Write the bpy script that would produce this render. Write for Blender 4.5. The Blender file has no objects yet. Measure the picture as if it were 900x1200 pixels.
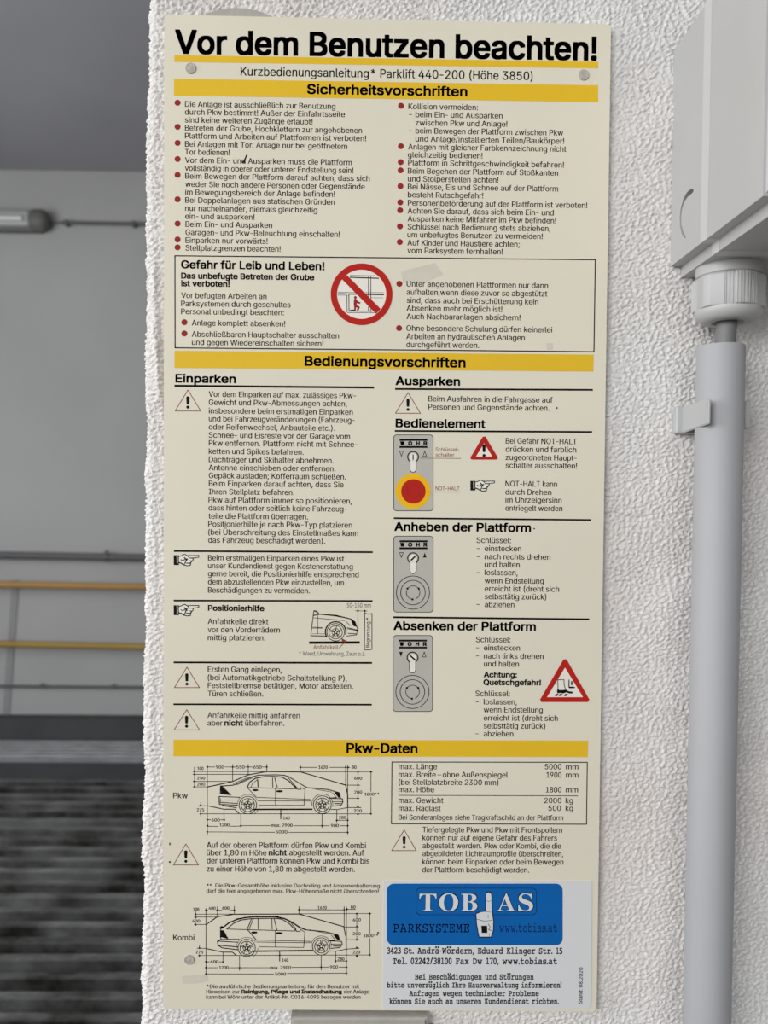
import bpy, bmesh, math, os
import numpy as np
from mathutils import Matrix, Vector
from mathutils.geometry import tessellate_polygon, delaunay_2d_cdt

S = bpy.context.scene
COL = S.collection

# ------------------------------------------------------------------ camera
EYE_Z = 1.55
SIGN_TOP = EYE_Z + 0.26530279                 # height of the sign's top edge above the garage floor
CAM = np.array([0.11901207, -0.43619671, EYE_Z])
PITCH, YAW, ROLL = -0.02410449, -0.0131764, -0.0089788
FPX, CX, CY = 900.0, 450.0, 600.0


def cam_axes():
    cy, sy = math.cos(YAW), math.sin(YAW)
    cp, sp = math.cos(PITCH), math.sin(PITCH)
    cr, sr = math.cos(ROLL), math.sin(ROLL)
    rz = np.array([[cy, -sy, 0], [sy, cy, 0], [0, 0, 1]])
    rx = np.array([[1, 0, 0], [0, cp, -sp], [0, sp, cp]])
    ry = np.array([[cr, 0, sr], [0, 1, 0], [-sr, 0, cr]])
    return rz @ rx @ ry


R = cam_axes()
cam_data = bpy.data.cameras.new('camera')
cam_data.sensor_fit = 'VERTICAL'
cam_data.sensor_height = 36.0
cam_data.lens = 36.0 * FPX / 1200.0
cam_data.clip_start = 0.01
cam_data.clip_end = 60
cam_data.dof.use_dof = True
cam_data.dof.focus_distance = 0.437
cam_data.dof.aperture_fstop = 11.0
cam = bpy.data.objects.new('camera', cam_data)
COL.objects.link(cam)
M3 = Matrix([[R[0, 0], R[0, 2], -R[0, 1]], [R[1, 0], R[1, 2], -R[1, 1]], [R[2, 0], R[2, 2], -R[2, 1]]])
cam.matrix_world = Matrix.Translation(Vector(CAM)) @ M3.to_4x4()
S.camera = cam

# ------------------------------------------------------------------ world, lights, exposure
world = bpy.data.worlds.new('overcast_sky')
S.world = world
world.use_nodes = True
_w = world.node_tree
wb = _w.nodes['Background']
_tc = _w.nodes.new('ShaderNodeTexCoord')
_sx = _w.nodes.new('ShaderNodeSeparateXYZ')
_cr = _w.nodes.new('ShaderNodeValToRGB')
_cr.color_ramp.elements[0].position = 0.0
_cr.color_ramp.elements[0].color = (0.10, 0.095, 0.085, 1)      # ground outside
_cr.color_ramp.elements[1].position = 0.06
_cr.color_ramp.elements[1].color = (0.86, 0.93, 1.0, 1)         # overcast sky
_w.links.new(_tc.outputs['Generated'], _sx.inputs[0])
_w.links.new(_sx.outputs['Z'], _cr.inputs['Fac'])
_w.links.new(_cr.outputs['Color'], wb.inputs['Color'])
wb.inputs['Strength'].default_value = 0.38


def area_light(name, loc, target, sx, sy, power, color):
    d = bpy.data.lights.new(name, 'AREA')
    d.shape = 'RECTANGLE'
    d.size, d.size_y = sx, sy
    d.energy = power
    d.color = color
    o = bpy.data.objects.new(name, d)
    COL.objects.link(o)
    o.location = loc
    o.rotation_euler = (Vector(target) - Vector(loc)).to_track_quat('-Z', 'Y').to_euler()
    return o


# daylight falling in through the open gate on the left, behind the photographer
area_light('gate_daylight', (-1.75, -2.35, 2.35), (0.2, 0.0, 1.55), 1.7, 1.5, 61, (1.0, 0.985, 0.96))
# the part of the same opening that lies almost in line with the wall
area_light('left_gate_daylight', (-3.2, -0.75, 1.95), (0.2, -0.05, 1.5), 1.3, 1.8, 50, (0.97, 0.985, 1.0))
# warm fill added straight behind the camera, lightening the wall's shaded right part
area_light('front_fill_light', (0.5, -2.9, 1.75), (0.25, 0.0, 1.5), 1.6, 1.6, 14, (1.0, 0.965, 0.925))
# fill added to brighten the rear of the garage, as from a side opening
area_light('rear_fill_light', (-3.35, 1.5, 1.9), (0.0, 3.4, 1.5), 1.6, 2.0, 63, (0.97, 0.985, 1.0))

S.view_settings.view_transform = 'Standard'
S.view_settings.look = 'None'
S.view_settings.gamma = 1.0
S.view_settings.exposure = 0.0
S.view_settings.use_curve_mapping = False


# ------------------------------------------------------------------ helpers
def lin(c):
    return tuple((v / 255 / 12.92) if v / 255 <= 0.04045 else ((v / 255 + 0.055) / 1.055) ** 2.4 for v in c)


def mat(name, rgb, rough=0.5, metal=0.0, var=0.06, scale=60.0, bump=0.0, bscale=300.0, spec=0.5):
    m = bpy.data.materials.new(name)
    m.use_nodes = True
    nt = m.node_tree
    b = nt.nodes['Principled BSDF']
    b.inputs['Roughness'].default_value = rough
    b.inputs['Metallic'].default_value = metal
    b.inputs['Specular IOR Level'].default_value = spec
    c = lin(rgb)
    tc = nt.nodes.new('ShaderNodeTexCoord')
    n = nt.nodes.new('ShaderNodeTexNoise')
    n.inputs['Scale'].default_value = scale
    n.inputs['Detail'].default_value = 4
    nt.links.new(tc.outputs['Object'], n.inputs['Vector'])
    r = nt.nodes.new('ShaderNodeValToRGB')
    r.color_ramp.elements[0].position = 0.3
    r.color_ramp.elements[1].position = 0.7
    r.color_ramp.elements[0].color = (*[v * (1 - var) for v in c], 1)
    r.color_ramp.elements[1].color = (*[min(1, v * (1 + var)) for v in c], 1)
    nt.links.new(n.outputs['Fac'], r.inputs['Fac'])
    nt.links.new(r.outputs['Color'], b.inputs['Base Color'])
    if bump:
        n2 = nt.nodes.new('ShaderNodeTexNoise')
        n2.inputs['Scale'].default_value = bscale
        n2.inputs['Detail'].default_value = 3
        nt.links.new(tc.outputs['Object'], n2.inputs['Vector'])
        bp = nt.nodes.new('ShaderNodeBump')
        bp.inputs['Strength'].default_value = bump
        bp.inputs['Distance'].default_value = 0.001
        nt.links.new(n2.outputs['Fac'], bp.inputs['Height'])
        nt.links.new(bp.outputs['Normal'], b.inputs['Normal'])
    return m


def tag(o, label=None, cat=None, group=None, kind=None):
    for k, v in (('label', label), ('category', cat), ('group', group), ('kind', kind)):
        if v:
            o[k] = v
    return o


def empty(name, loc, label, cat, group=None):
    o = bpy.data.objects.new(name, None)
    COL.objects.link(o)
    o.location = loc
    o.empty_display_size = 0.02
    return tag(o, label, cat, group)


def link_mesh(name, me, material, parent=None, smooth=False):
    o = bpy.data.objects.new(name, me)
    COL.objects.link(o)
    if material is not None and not me.materials:
        me.materials.append(material)
    if parent is not None:
        o.parent = parent
        pw = Vector((0, 0, 0))
        p = parent
        while p is not None:
            pw += p.location
            p = p.parent
        o.location = -pw          # mesh data is written in world coordinates
    if smooth:
        for p in me.polygons:
            p.use_smooth = True
    return o


def from_bm(name, bm, material, parent=None, smooth=False):
    me = bpy.data.meshes.new(name)
    bmesh.ops.recalc_face_normals(bm, faces=bm.faces[:])
    bm.to_mesh(me)
    bm.free()
    return link_mesh(name, me, material, parent, smooth)


def shade_angle(o, deg=35):
    me = o.data
    for p in me.polygons:
        p.use_smooth = True
    try:
        me.set_sharp_from_angle(angle=math.radians(deg))
    except Exception:
        pass
    return o


def bm_box(bm, x0, x1, y0, y1, z0, z1, bevel=0.0, seg=3):
    r = bmesh.ops.create_cube(bm, size=1.0)
    vs = r['verts']
    for v in vs:
        v.co = Vector(((x0 + x1) / 2 + v.co.x * (x1 - x0), (y0 + y1) / 2 + v.co.y * (y1 - y0), (z0 + z1) / 2 + v.co.z * (z1 - z0)))
    if bevel:
        es = list({e for v in vs for e in v.link_edges})
        bmesh.ops.bevel(bm, geom=es, offset=bevel, segments=seg, affect='EDGES', profile=0.5)


def bm_tube(bm, a, b, r0, r1=None, n=24, caps=True):
    a, b = Vector(a), Vector(b)
    r1 = r0 if r1 is None else r1
    q = (b - a).to_track_quat('Z', 'Y')
    rings = []
    for p, r in ((a, r0), (b, r1)):
        rings.append([bm.verts.new(p + q @ Vector((r * math.cos(2 * math.pi * i / n), r * math.sin(2 * math.pi * i / n), 0))) for i in range(n)])
    for i in range(n):
        bm.faces.new((rings[0][i], rings[0][(i + 1) % n], rings[1][(i + 1) % n], rings[1][i]))
    if caps:
        bm.faces.new(rings[0][::-1])
        bm.faces.new(rings[1])


def bm_lathe(bm, cx, cy, prof, n=48, rmod=None, axis='Z', cap=True):
    """prof = [(r, h)]; spun about the vertical axis at (cx, cy), or about Y at (x=cx, z=cy)"""
    rings = []
    for (r, h) in prof:
        ring = []
        for i in range(n):
            t = 2 * math.pi * i / n
            rr = r * (rmod(t, h) if rmod else 1)
            if axis == 'Z':
                ring.append(bm.verts.new((cx + rr * math.cos(t), cy + rr * math.sin(t), h)))
            else:
                ring.append(bm.verts.new((cx + rr * math.cos(t), h, cy + rr * math.sin(t))))
        rings.append(ring)
    for a, b in zip(rings, rings[1:]):
        for i in range(n):
            bm.faces.new((a[i], a[(i + 1) % n], b[(i + 1) % n], b[i]))
    if cap:
        bm.faces.new(rings[0])
        bm.faces.new(rings[-1])


def at(px, py, Y=0.0):
    """point of the plane y = Y that stands at photograph position (px, py)"""
    d = R @ np.array([(px - CX) / FPX, 1.0, -(py - CY) / FPX])
    return CAM + d * ((Y - CAM[1]) / d[1])


def at_x(px, py, X):
    d = R @ np.array([(px - CX) / FPX, 1.0, -(py - CY) / FPX])
    return CAM + d * ((X - CAM[0]) / d[0])


# ------------------------------------------------------------------ materials
M_PANEL = mat('sign_panel', (225, 219, 201), 0.42, var=0.02, scale=9, spec=0.35)
M_EDGE = mat('sign_edge', (205, 205, 190), 0.5)
M_INK = mat('ink_black', (13, 12, 11), 0.6, var=0.1, spec=0.12)
M_GREY_INK = mat('ink_dark_grey', (22, 20, 19), 0.6, var=0.1, spec=0.12)
M_YELLOW = mat('ink_yellow', (229, 188, 40), 0.5, var=0.03, scale=14, spec=0.2)
M_BULLET = mat('ink_dark_red', (150, 40, 38), 0.6, var=0.05, spec=0.15)
M_RED = mat('ink_red', (184, 34, 24), 0.6, var=0.05, spec=0.15)
M_BROWN = mat('ink_thin_red', (135, 62, 54), 0.6, var=0.05, spec=0.15)
M_ORANGE = mat('ink_amber', (240, 186, 30), 0.6, var=0.05, spec=0.15)
M_WHITE = mat('ink_white', (236, 232, 222), 0.45, var=0.02)
M_PLATE = mat('ink_light_grey', (184, 182, 172), 0.45, var=0.03)
M_STICK = mat('sticker_film', (218, 219, 221), 0.4, var=0.015, scale=10)
M_BLUE = mat('sticker_blue', (6, 96, 172), 0.5, var=0.03, spec=0.2)
M_NAVY = mat('ink_navy', (12, 32, 78), 0.6, var=0.05, spec=0.15)
M_PIN = mat('screw_cap', (176, 172, 163), 0.55, var=0.16, scale=500, bump=0.25, bscale=900)
M_SMUDGE = mat('smudge', (211, 205, 190), 0.6, var=0.03, scale=200)
M_PVC = mat('grey_plastic', (182, 182, 183), 0.42, var=0.015, scale=30)
M_PVC2 = mat('light_grey_plastic', (184, 185, 186), 0.42, var=0.015, scale=30)
M_CONDUIT = mat('conduit_plastic', (168, 169, 173), 0.6, var=0.02, scale=20)
M_RIM = mat('rim_plastic_lit', (198, 199, 199), 0.42, var=0.015, scale=30)  # box plastic made paler: the lip's catch of light is put into its colour
M_CABLE = mat('cable_sheath', (118, 117, 118), 0.5, var=0.05)
M_DARKPLATE = mat('grey_bare_plate', (172, 168, 162), 0.75, var=0.06, scale=80, bump=0.3)


# ------------------------------------------------------------------ stucco wall that carries the sign
def stucco_material():
    m = bpy.data.materials.new('white_stucco')
    m.use_nodes = True
    nt = m.node_tree
    b = nt.nodes['Principled BSDF']
    b.inputs['Roughness'].default_value = 0.85
    b.inputs['Specular IOR Level'].default_value = 0.25
    tc = nt.nodes.new('ShaderNodeTexCoord')
    n = nt.nodes.new('ShaderNodeTexNoise')
    n.inputs['Scale'].default_value = 7
    n.inputs['Detail'].default_value = 5
    nt.links.new(tc.outputs['Object'], n.inputs['Vector'])
    r = nt.nodes.new('ShaderNodeValToRGB')
    r.color_ramp.elements[0].position = 0.35
    r.color_ramp.elements[1].position = 0.65
    r.color_ramp.elements[0].color = (*lin((225, 219, 216)), 1)
    r.color_ramp.elements[1].color = (*lin((228, 228, 227)), 1)
    nt.links.new(n.outputs['Fac'], r.inputs['Fac'])
    nt.links.new(r.outputs['Color'], b.inputs['Base Color'])
    n2 = nt.nodes.new('ShaderNodeTexNoise')
    n2.inputs['Scale'].default_value = 620
    n2.inputs['Detail'].default_value = 4
    nt.links.new(tc.outputs['Object'], n2.inputs['Vector'])
    bp = nt.nodes.new('ShaderNodeBump')
    bp.inputs['Strength'].default_value = 0.9
    bp.inputs['Distance'].default_value = 0.0012
    nt.links.new(n2.outputs['Fac'], bp.inputs['Height'])
    nt.links.new(bp.outputs['Normal'], b.inputs['Normal'])
    return m


WALL_Y = 0.004
CEIL_Z = 3.49


def build_pier():
    rng = np.random.default_rng(7)
    rad = 0.0055
    # profile coordinate s: side face (negative), rounded corner, front face
    side = -np.concatenate([[0.30, 0.2, 0.12, 0.07, 0.045], np.arange(0.03, 0.0, -0.0010)])
    arc_len = rad * math.pi / 2
    arc = np.arange(0.0, arc_len, 0.0007)
    fine = np.arange(arc_len, arc_len + 0.46, 0.00065)
    coarse = np.concatenate([[fine[-1] + v for v in (0.01, 0.03, 0.07, 0.15, 0.3, 0.6, 1.0, 1.6)]])
    s = np.concatenate([side, arc, fine, coarse])
    zf0, zf1 = 1.14, 1.90
    z = np.concatenate([[0, 0.4, 0.8, 1.0, 1.1], np.arange(zf0, zf1, 0.00065), [1.93, 2.0, 2.2, 2.6, 3.0, CEIL_Z]])
    ns, nz = len(s), len(z)
    # band-passed grain field on a fine lattice, stretched along an up-right diagonal
    L, K = 1280, 1280
    spec = np.fft.fft2(rng.standard_normal((K, L)))
    fx = np.fft.fftfreq(L, 0.00065)[None, :]
    fz = np.fft.fftfreq(K, 0.00065)[:, None]
    a = math.radians(52)
    u = fx * math.cos(a) + fz * math.sin(a)
    v = -fx * math.sin(a) + fz * math.cos(a)

    def field(lu, lv, lo=0.0):
        k = np.sqrt((u * lu) ** 2 + (v * lv) ** 2)
        g = np.exp(-(k ** 2)) * (1 - np.exp(-(k / 0.55) ** 2))
        h = np.real(np.fft.ifft2(spec * g))
        return h / h.std()
    g1 = field(0.0028, 0.0017)
    g2 = field(0.0017, 0.0012)
    big = field(0.05, 0.04)
    grain = np.tanh(g1 * 1.0) * 0.00052 + g2 * 0.00030
    zi = np.clip(((z - zf0) / 0.00065), 0, K - 1)
    si = np.clip((s + 0.035) / 0.0008, 0, L - 1)

    def samp(F):
        z0 = np.floor(zi).astype(int)
        s0 = np.floor(si).astype(int)
        z1, s1 = np.minimum(z0 + 1, K - 1), np.minimum(s0 + 1, L - 1)
        wz, ws = (zi - z0)[:, None], (si - s0)[None, :]
        return (F[np.ix_(z0, s0)] * (1 - wz) * (1 - ws) + F[np.ix_(z1, s0)] * wz * (1 - ws)
                + F[np.ix_(z0, s1)] * (1 - wz) * ws + F[np.ix_(z1, s1)] * wz * ws)
    # calmer towards the lower right, as the trowel left it
    SS, ZZ = np.meshgrid(s, z)
    calm = 1 - 0.45 * (1 / (1 + np.exp(-((SS - 0.25) * 9 + (1.45 - ZZ) * 7))))
    H = samp(grain) * calm + samp(big) * 0.00035
    H *= (np.clip((z - 1.13) / 0.02, 0, 1) * np.clip((1.9 - z) / 0.02, 0, 1))[:, None]
    H *= (np.clip((0.46 - s) / 0.02, 0, 1) * np.clip((s + 0.03) / 0.012, 0, 1))[None, :]
    # measured wandering of the corner
    pts = [(178, 0), (175.5, 100), (172.5, 185), (172, 260), (173.5, 350), (173, 420), (172, 520), (171.5, 640),
           (170, 800), (170, 930), (167.5, 985), (169.5, 1040), (168, 1130), (167.5, 1200)]
    w = np.array([at(px, py, WALL_Y + rad) for px, py in pts])
    xe = np.interp(z, w[::-1, 2], w[::-1, 0])
    wob = np.interp(z, np.arange(0, 4, 0.006), rng.standard_normal(len(np.arange(0, 4, 0.006))) * 0.00035)
    xe = xe + wob
    X = np.zeros((nz, ns)); Y = np.zeros((nz, ns)); NX = np.zeros(ns); NY = np.zeros(ns)
    for j, sv in enumerate(s):
        if sv < 0:
            X[:, j] = xe; Y[:, j] = WALL_Y + rad - sv; NX[j], NY[j] = -1, 0
        elif sv < arc_len:
            t = sv / rad
            X[:, j] = xe + rad * (1 - math.cos(t)); Y[:, j] = WALL_Y + rad * (1 - math.sin(t))
            NX[j], NY[j] = -math.cos(t), -math.sin(t)
        else:
            X[:, j] = xe + rad + (sv - arc_len); Y[:, j] = WALL_Y; NX[j], NY[j] = 0, -1
    # a lump of plaster left beside the sign, and one fine crack right of it
    for (px, py, hh, sx_, sz_, lean) in ((184.5, 405, 0.0030, 0.0021, 0.017, 0.05), (187, 455, 0.0016, 0.002, 0.012, 0.05),
                                         (181, 330, 0.0012, 0.002, 0.012, 0)):
        p = at(px, py, WALL_Y)
        H += hh * np.exp(-(((X - p[0]) + lean * (ZZ - p[2])) / sx_) ** 2 - ((ZZ - p[2]) / sz_) ** 2) * (SS > 0)
    c0, c1 = at(706, 603, WALL_Y), at(762, 606, WALL_Y)
    zl = c0[2] + (X - c0[0]) * (c1[2] - c0[2]) / (c1[0] - c0[0]) + 0.0012 * np.sin((X - c0[0]) * 260)
    H -= 0.0014 * np.exp(-((ZZ - zl) / 0.0007) ** 2) * ((X > c0[0]) & (X < c1[0]))
    # never stand proud of the wall behind the sign panel
    under = (X > -0.001) & (X < 0.252) & (ZZ < SIGN_TOP + 0.001) & (ZZ > SIGN_TOP - 0.566)
    H = np.where(under, np.minimum(H, 0.0007), H)
    ca, cb = at(228, 3, WALL_Y), at(328, 40, WALL_Y)
    H = np.where((X > ca[0]) & (X < cb[0]) & (ZZ < ca[2]) & (ZZ > cb[2]), np.minimum(H, 0.0004), H)
    X = X + H * NX[None, :]; Y = Y + H * NY[None, :]
    co = np.stack([X, Y, ZZ], -1).reshape(-1, 3)
    # close the back so the pier is solid
    idx = np.arange(nz * ns).reshape(nz, ns)
    q = np.stack([idx[:-1, :-1], idx[:-1, 1:], idx[1:, 1:], idx[1:, :-1]], -1).reshape(-1, 4)
    n0 = len(co)
    xr = float(X[:, -1].max())
    back = np.array([[xr, 0.3, 0], [xr, 0.3, CEIL_Z]])
    co = np.concatenate([co, back])
    me = bpy.data.meshes.new('wall_front')
    me.vertices.add(len(co))
    me.vertices.foreach_set('co', co.ravel().astype(np.float32))
    extra = [[int(idx[0, -1]), n0, n0 + 1, int(idx[-1, -1])], [n0, int(idx[0, 0]), int(idx[-1, 0]), n0 + 1]]
    q = np.concatenate([q, np.array(extra)])
    me.loops.add(q.size)
    me.loops.foreach_set('vertex_index', q.ravel().astype(np.int32))
    me.polygons.add(len(q))
    me.polygons.foreach_set('loop_start', np.arange(0, q.size, 4, dtype=np.int32))
    me.polygons.foreach_set('use_smooth', np.concatenate([np.ones(len(q) - 2, bool), np.zeros(2, bool)]))
    me.update(calc_edges=True)
    me.validate()
    o = link_mesh('wall_front', me, stucco_material())
    return tag(o, 'white rough stucco wall pier that carries the instruction sign', None, kind='structure')


build_pier()

# ------------------------------------------------------------------ garage shell behind the pier
BACK_Y = 4.30
M_BACKWALL = mat('back_wall_paint', (170, 170, 170), 0.85, var=0.05, scale=1.6, bump=0.2, bscale=40)
M_CEIL = mat('ceiling_concrete', (166, 166, 171), 0.9, var=0.06, scale=1.4, bump=0.2, bscale=30)
M_FLOOR = mat('floor_concrete', (74, 72, 69), 0.9, var=0.1, scale=3, bump=0.3, bscale=40)
M_KERB = mat('kerb_dark', (72, 73, 74), 0.9, var=0.1, scale=5)


def slab(name, x0, x1, y0, y1, z0, z1, m, label):
    bm = bmesh.new()
    bm_box(bm, x0, x1, y0, y1, z0, z1)
    o = from_bm(name, bm, m)
    return tag(o, label, None, kind='structure')


slab('floor', -3.6, 3.0, -3.0, BACK_Y + 0.2, -0.2, 0.0, M_FLOOR, 'grey concrete garage floor under the lift platform')
slab('ceiling', -3.6, 3.0, -3.0, BACK_Y + 0.2, CEIL_Z, CEIL_Z + 0.2, M_CEIL, 'grey concrete garage ceiling')
slab('wall_back', -3.6, 3.0, BACK_Y, BACK_Y + 0.2, 0.0, CEIL_Z, M_BACKWALL, 'pale grey painted wall at the back of the garage')
slab('wall_left', -3.8, -3.6, 0.4, BACK_Y + 0.2, 0.0, CEIL_Z, M_BACKWALL, 'pale grey painted side wall of the garage')
slab('wall_right', 1.9, 2.1, 0.31, BACK_Y, 0.0, CEIL_Z, M_BACKWALL, 'pale grey painted side wall hidden behind the pier')
kerb_top = at(90, 843, BACK_Y - 0.10)[2]
slab('trim_1', -3.6, 1.9, BACK_Y - 0.10, BACK_Y, 0.0, kerb_top, M_KERB, 'dark kerb along the foot of the back wall')

# ------------------------------------------------------------------ ribbed steel parking platform
DECK_Z = 0.05
M_DECK = bpy.data.materials.new('galvanised_dirty')
M_DECK.use_nodes = True
_nt = M_DECK.node_tree
_b = _nt.nodes['Principled BSDF']
_b.inputs['Metallic'].default_value = 0.75
_tc = _nt.nodes.new('ShaderNodeTexCoord')
_mp = _nt.nodes.new('ShaderNodeMapping')
_mp.inputs['Scale'].default_value = (1.5, 3.4, 1)
_nz = _nt.nodes.new('ShaderNodeTexNoise')
_nz.inputs['Scale'].default_value = 2.2
_nz.inputs['Detail'].default_value = 6
_nz.inputs['Roughness'].default_value = 0.65
_r = _nt.nodes.new('ShaderNodeValToRGB')
_r.color_ramp.elements[0].position = 0.35
_r.color_ramp.elements[1].position = 0.70
_r.color_ramp.elements[0].color = (*lin((66, 65, 61)), 1)
_r.color_ramp.elements[1].color = (*lin((176, 177, 177)), 1)
_nt.links.new(_tc.outputs['Object'], _mp.inputs['Vector'])
_nt.links.new(_mp.outputs['Vector'], _nz.inputs['Vector'])
_nt.links.new(_nz.outputs['Fac'], _r.inputs['Fac'])
_nt.links.new(_r.outputs['Color'], _b.inputs['Base Color'])
_b.inputs['Roughness'].default_value = 0.5
M_STRIP = mat('galvanised_strip', (160, 162, 164), 0.5, metal=0.6, var=0.15, scale=12)


def platform():
    root = empty('parking_platform', (-1.0, 2.6, 0.0), 'dark ribbed galvanised steel lift platform on the garage floor', 'platform')
    x0, x1 = -3.2, 1.7
    prof = []
    phase_y = CAM[1] + (EYE_Z - DECK_Z) * FPX / 341.0
    pitch = 0.0945
    n = int((phase_y - 0.6) / pitch)
    ys = phase_y - n * pitch
    prof.append((ys - 0.06, 0.0))
    for i in range(n + 1):
        c = ys + i * pitch
        prof += [(c - 0.004, DECK_Z - 0.045), (c - 0.019, DECK_Z), (c + 0.019, DECK_Z), (c + 0.004, DECK_Z - 0.045)]
    ye = ys + n * pitch + 0.05
    prof += [(ye, DECK_Z - 0.045), (ye, 0.0)]
    bm = bmesh.new()
    a = [bm.verts.new((x0, p[0], p[1])) for p in prof]
    b = [bm.verts.new((x1, p[0], p[1])) for p in prof]
    for i in range(len(prof) - 1):
        bm.faces.new((a[i], b[i], b[i + 1], a[i + 1]))
    bm.faces.new((a[0], a[-1], b[-1], b[0]))
    bm.faces.new(a[::-1])
    bm.faces.new(b)
    from_bm('deck', bm, M_DECK, root)
    # rear drive-over strip with fine ridges
    bm = bmesh.new()
    y0 = CAM[1] + (EYE_Z - DECK_Z) * FPX / 313.0
    y1 = BACK_Y - 0.12
    k = 5
    bm_box(bm, x0, x1, y0, y1, 0.0, DECK_Z - 0.006)
    for i in range(k):
        c = y0 + (i + 0.5) * (y1 - y0) / k
        bm_box(bm, x0, x1, c - 0.014, c + 0.014, DECK_Z - 0.0065, DECK_Z + 0.004, 0.003, 2)
    o = from_bm('rear_strip', bm, M_STRIP, root)
    tag(o, 'lighter ridged steel strip at the rear end')
    bm = bmesh.new()
    bm_box(bm, x0, x1, ye + 0.001, y0 - 0.001, 0.0, DECK_Z - 0.03)
    from_bm('gutter', bm, M_KERB, root)
    bm = bmesh.new()
    return root


platform()

# ------------------------------------------------------------------ pipes and lamp on the back wall
M_PIPE_G = mat('pipe_grey', (90, 90, 92), 0.6, var=0.05, scale=4)
M_PIPE_Y = mat('pipe_orange', (172, 130, 66), 0.55, var=0.06, scale=4)
M_PIPE_Y2 = mat('pipe_ochre', (162, 132, 58), 0.55, var=0.06, scale=4)
M_LAMP_BASE = mat('lamp_housing', (102, 102, 99), 0.6, var=0.05)
M_LAMP_COVER = mat('lamp_cover', (168, 170, 168), 0.3, var=0.03)
M_LAMP_TUBE = mat('lamp_tube', (225, 226, 222), 0.4, var=0.02)


def wall_pipe(py0, py1, dia_px, stand, m, label, clamps, group=None):
    """pipe running along the back wall; py0 / py1 are its photograph rows at the left edge and at the pier"""
    Y = BACK_Y - stand
    p0, p1 = at(0, py0, Y), at(172, py1, Y)
    r = dia_px / 2 * (Y - CAM[1]) / FPX
    sl = (p1[2] - p0[2]) / (p1[0] - p0[0])
    xa, xb = -3.55, 1.85
    root = empty('wall_pipe', (p0[0], BACK_Y, p0[2]), label, 'pipe', group)
    bm = bmesh.new()
    bm_tube(bm, (xa, Y, p0[2] + sl * (xa - p0[0])), (xb, Y, p0[2] + sl * (xb - p0[0])), r, n=20)
    shade_angle(from_bm('pipe', bm, m, root))
    for px in clamps:
        q = at(px, py0 + (py1 - py0) * px / 172, Y)
        bm = bmesh.new()
        bm_tube(bm, (q[0] - 0.014, Y, q[2]), (q[0] + 0.014, Y, q[2]), r * 1.25, n=20)
        bm_box(bm, q[0] - 0.01, q[0] + 0.01, Y, BACK_Y + 0.002, q[2] - r * 0.5, q[2] + r * 0.5)
        bm_box(bm, q[0] - 0.008, q[0] + 0.008, Y - 0.008, Y + 0.008, q[2] + r * 0.9, q[2] + r * 1.9, 0.002, 2)
        shade_angle(from_bm('clamp', bm, M_PIPE_G, root))
    return root


wall_pipe(650.5, 653.5, 8.6, 0.06, M_PIPE_G, 'thick grey pipe on the back wall above the two orange pipes', (125, 300))
wall_pipe(684.8, 687.8, 7.6, 0.11, M_PIPE_Y, 'upper one of the two orange pipes along the back wall', (-60, 240))
wall_pipe(754.5, 758.0, 7.4, 0.11, M_PIPE_Y2, 'lower one of the two orange pipes along the back wall', (-60, 240))
wall_pipe(804, 805.5, 3.4, 0.03, M_PIPE_G, 'thin grey pipe lowest on the back wall just above the kerb', (49, 133))

# thin dark stripe slanting down the back wall behind the pipes
bm = bmesh.new()
a, b = at(17, 680, BACK_Y - 0.02), at(5, 846, BACK_Y - 0.02)
d = (b - a)
a = a
bw = 0.023
vs = []
for p in (a, b):
    for (dx, dy) in ((-bw, 0.014), (bw, 0.014), (bw, 0.0205), (-bw, 0.0205)):
        vs.append(bm.verts.new((p[0] + dx, p[1] + dy, p[2])))
for f in ((0, 1, 2, 3), (7, 6, 5, 4), (0, 4, 5, 1), (1, 5, 6, 2), (2, 6, 7, 3), (3, 7, 4, 0)):
    bm.faces.new([vs[i] for i in f])
bmesh.ops.bevel(bm, geom=bm.edges[:], offset=0.003, segments=2, affect='EDGES')
o = from_bm('wall_stripe', bm, mat('stripe_grey', (146, 146, 147), 0.85), None)
tag(o, 'dark slanting stripe on the back wall behind the orange pipes', 'stripe')


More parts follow.
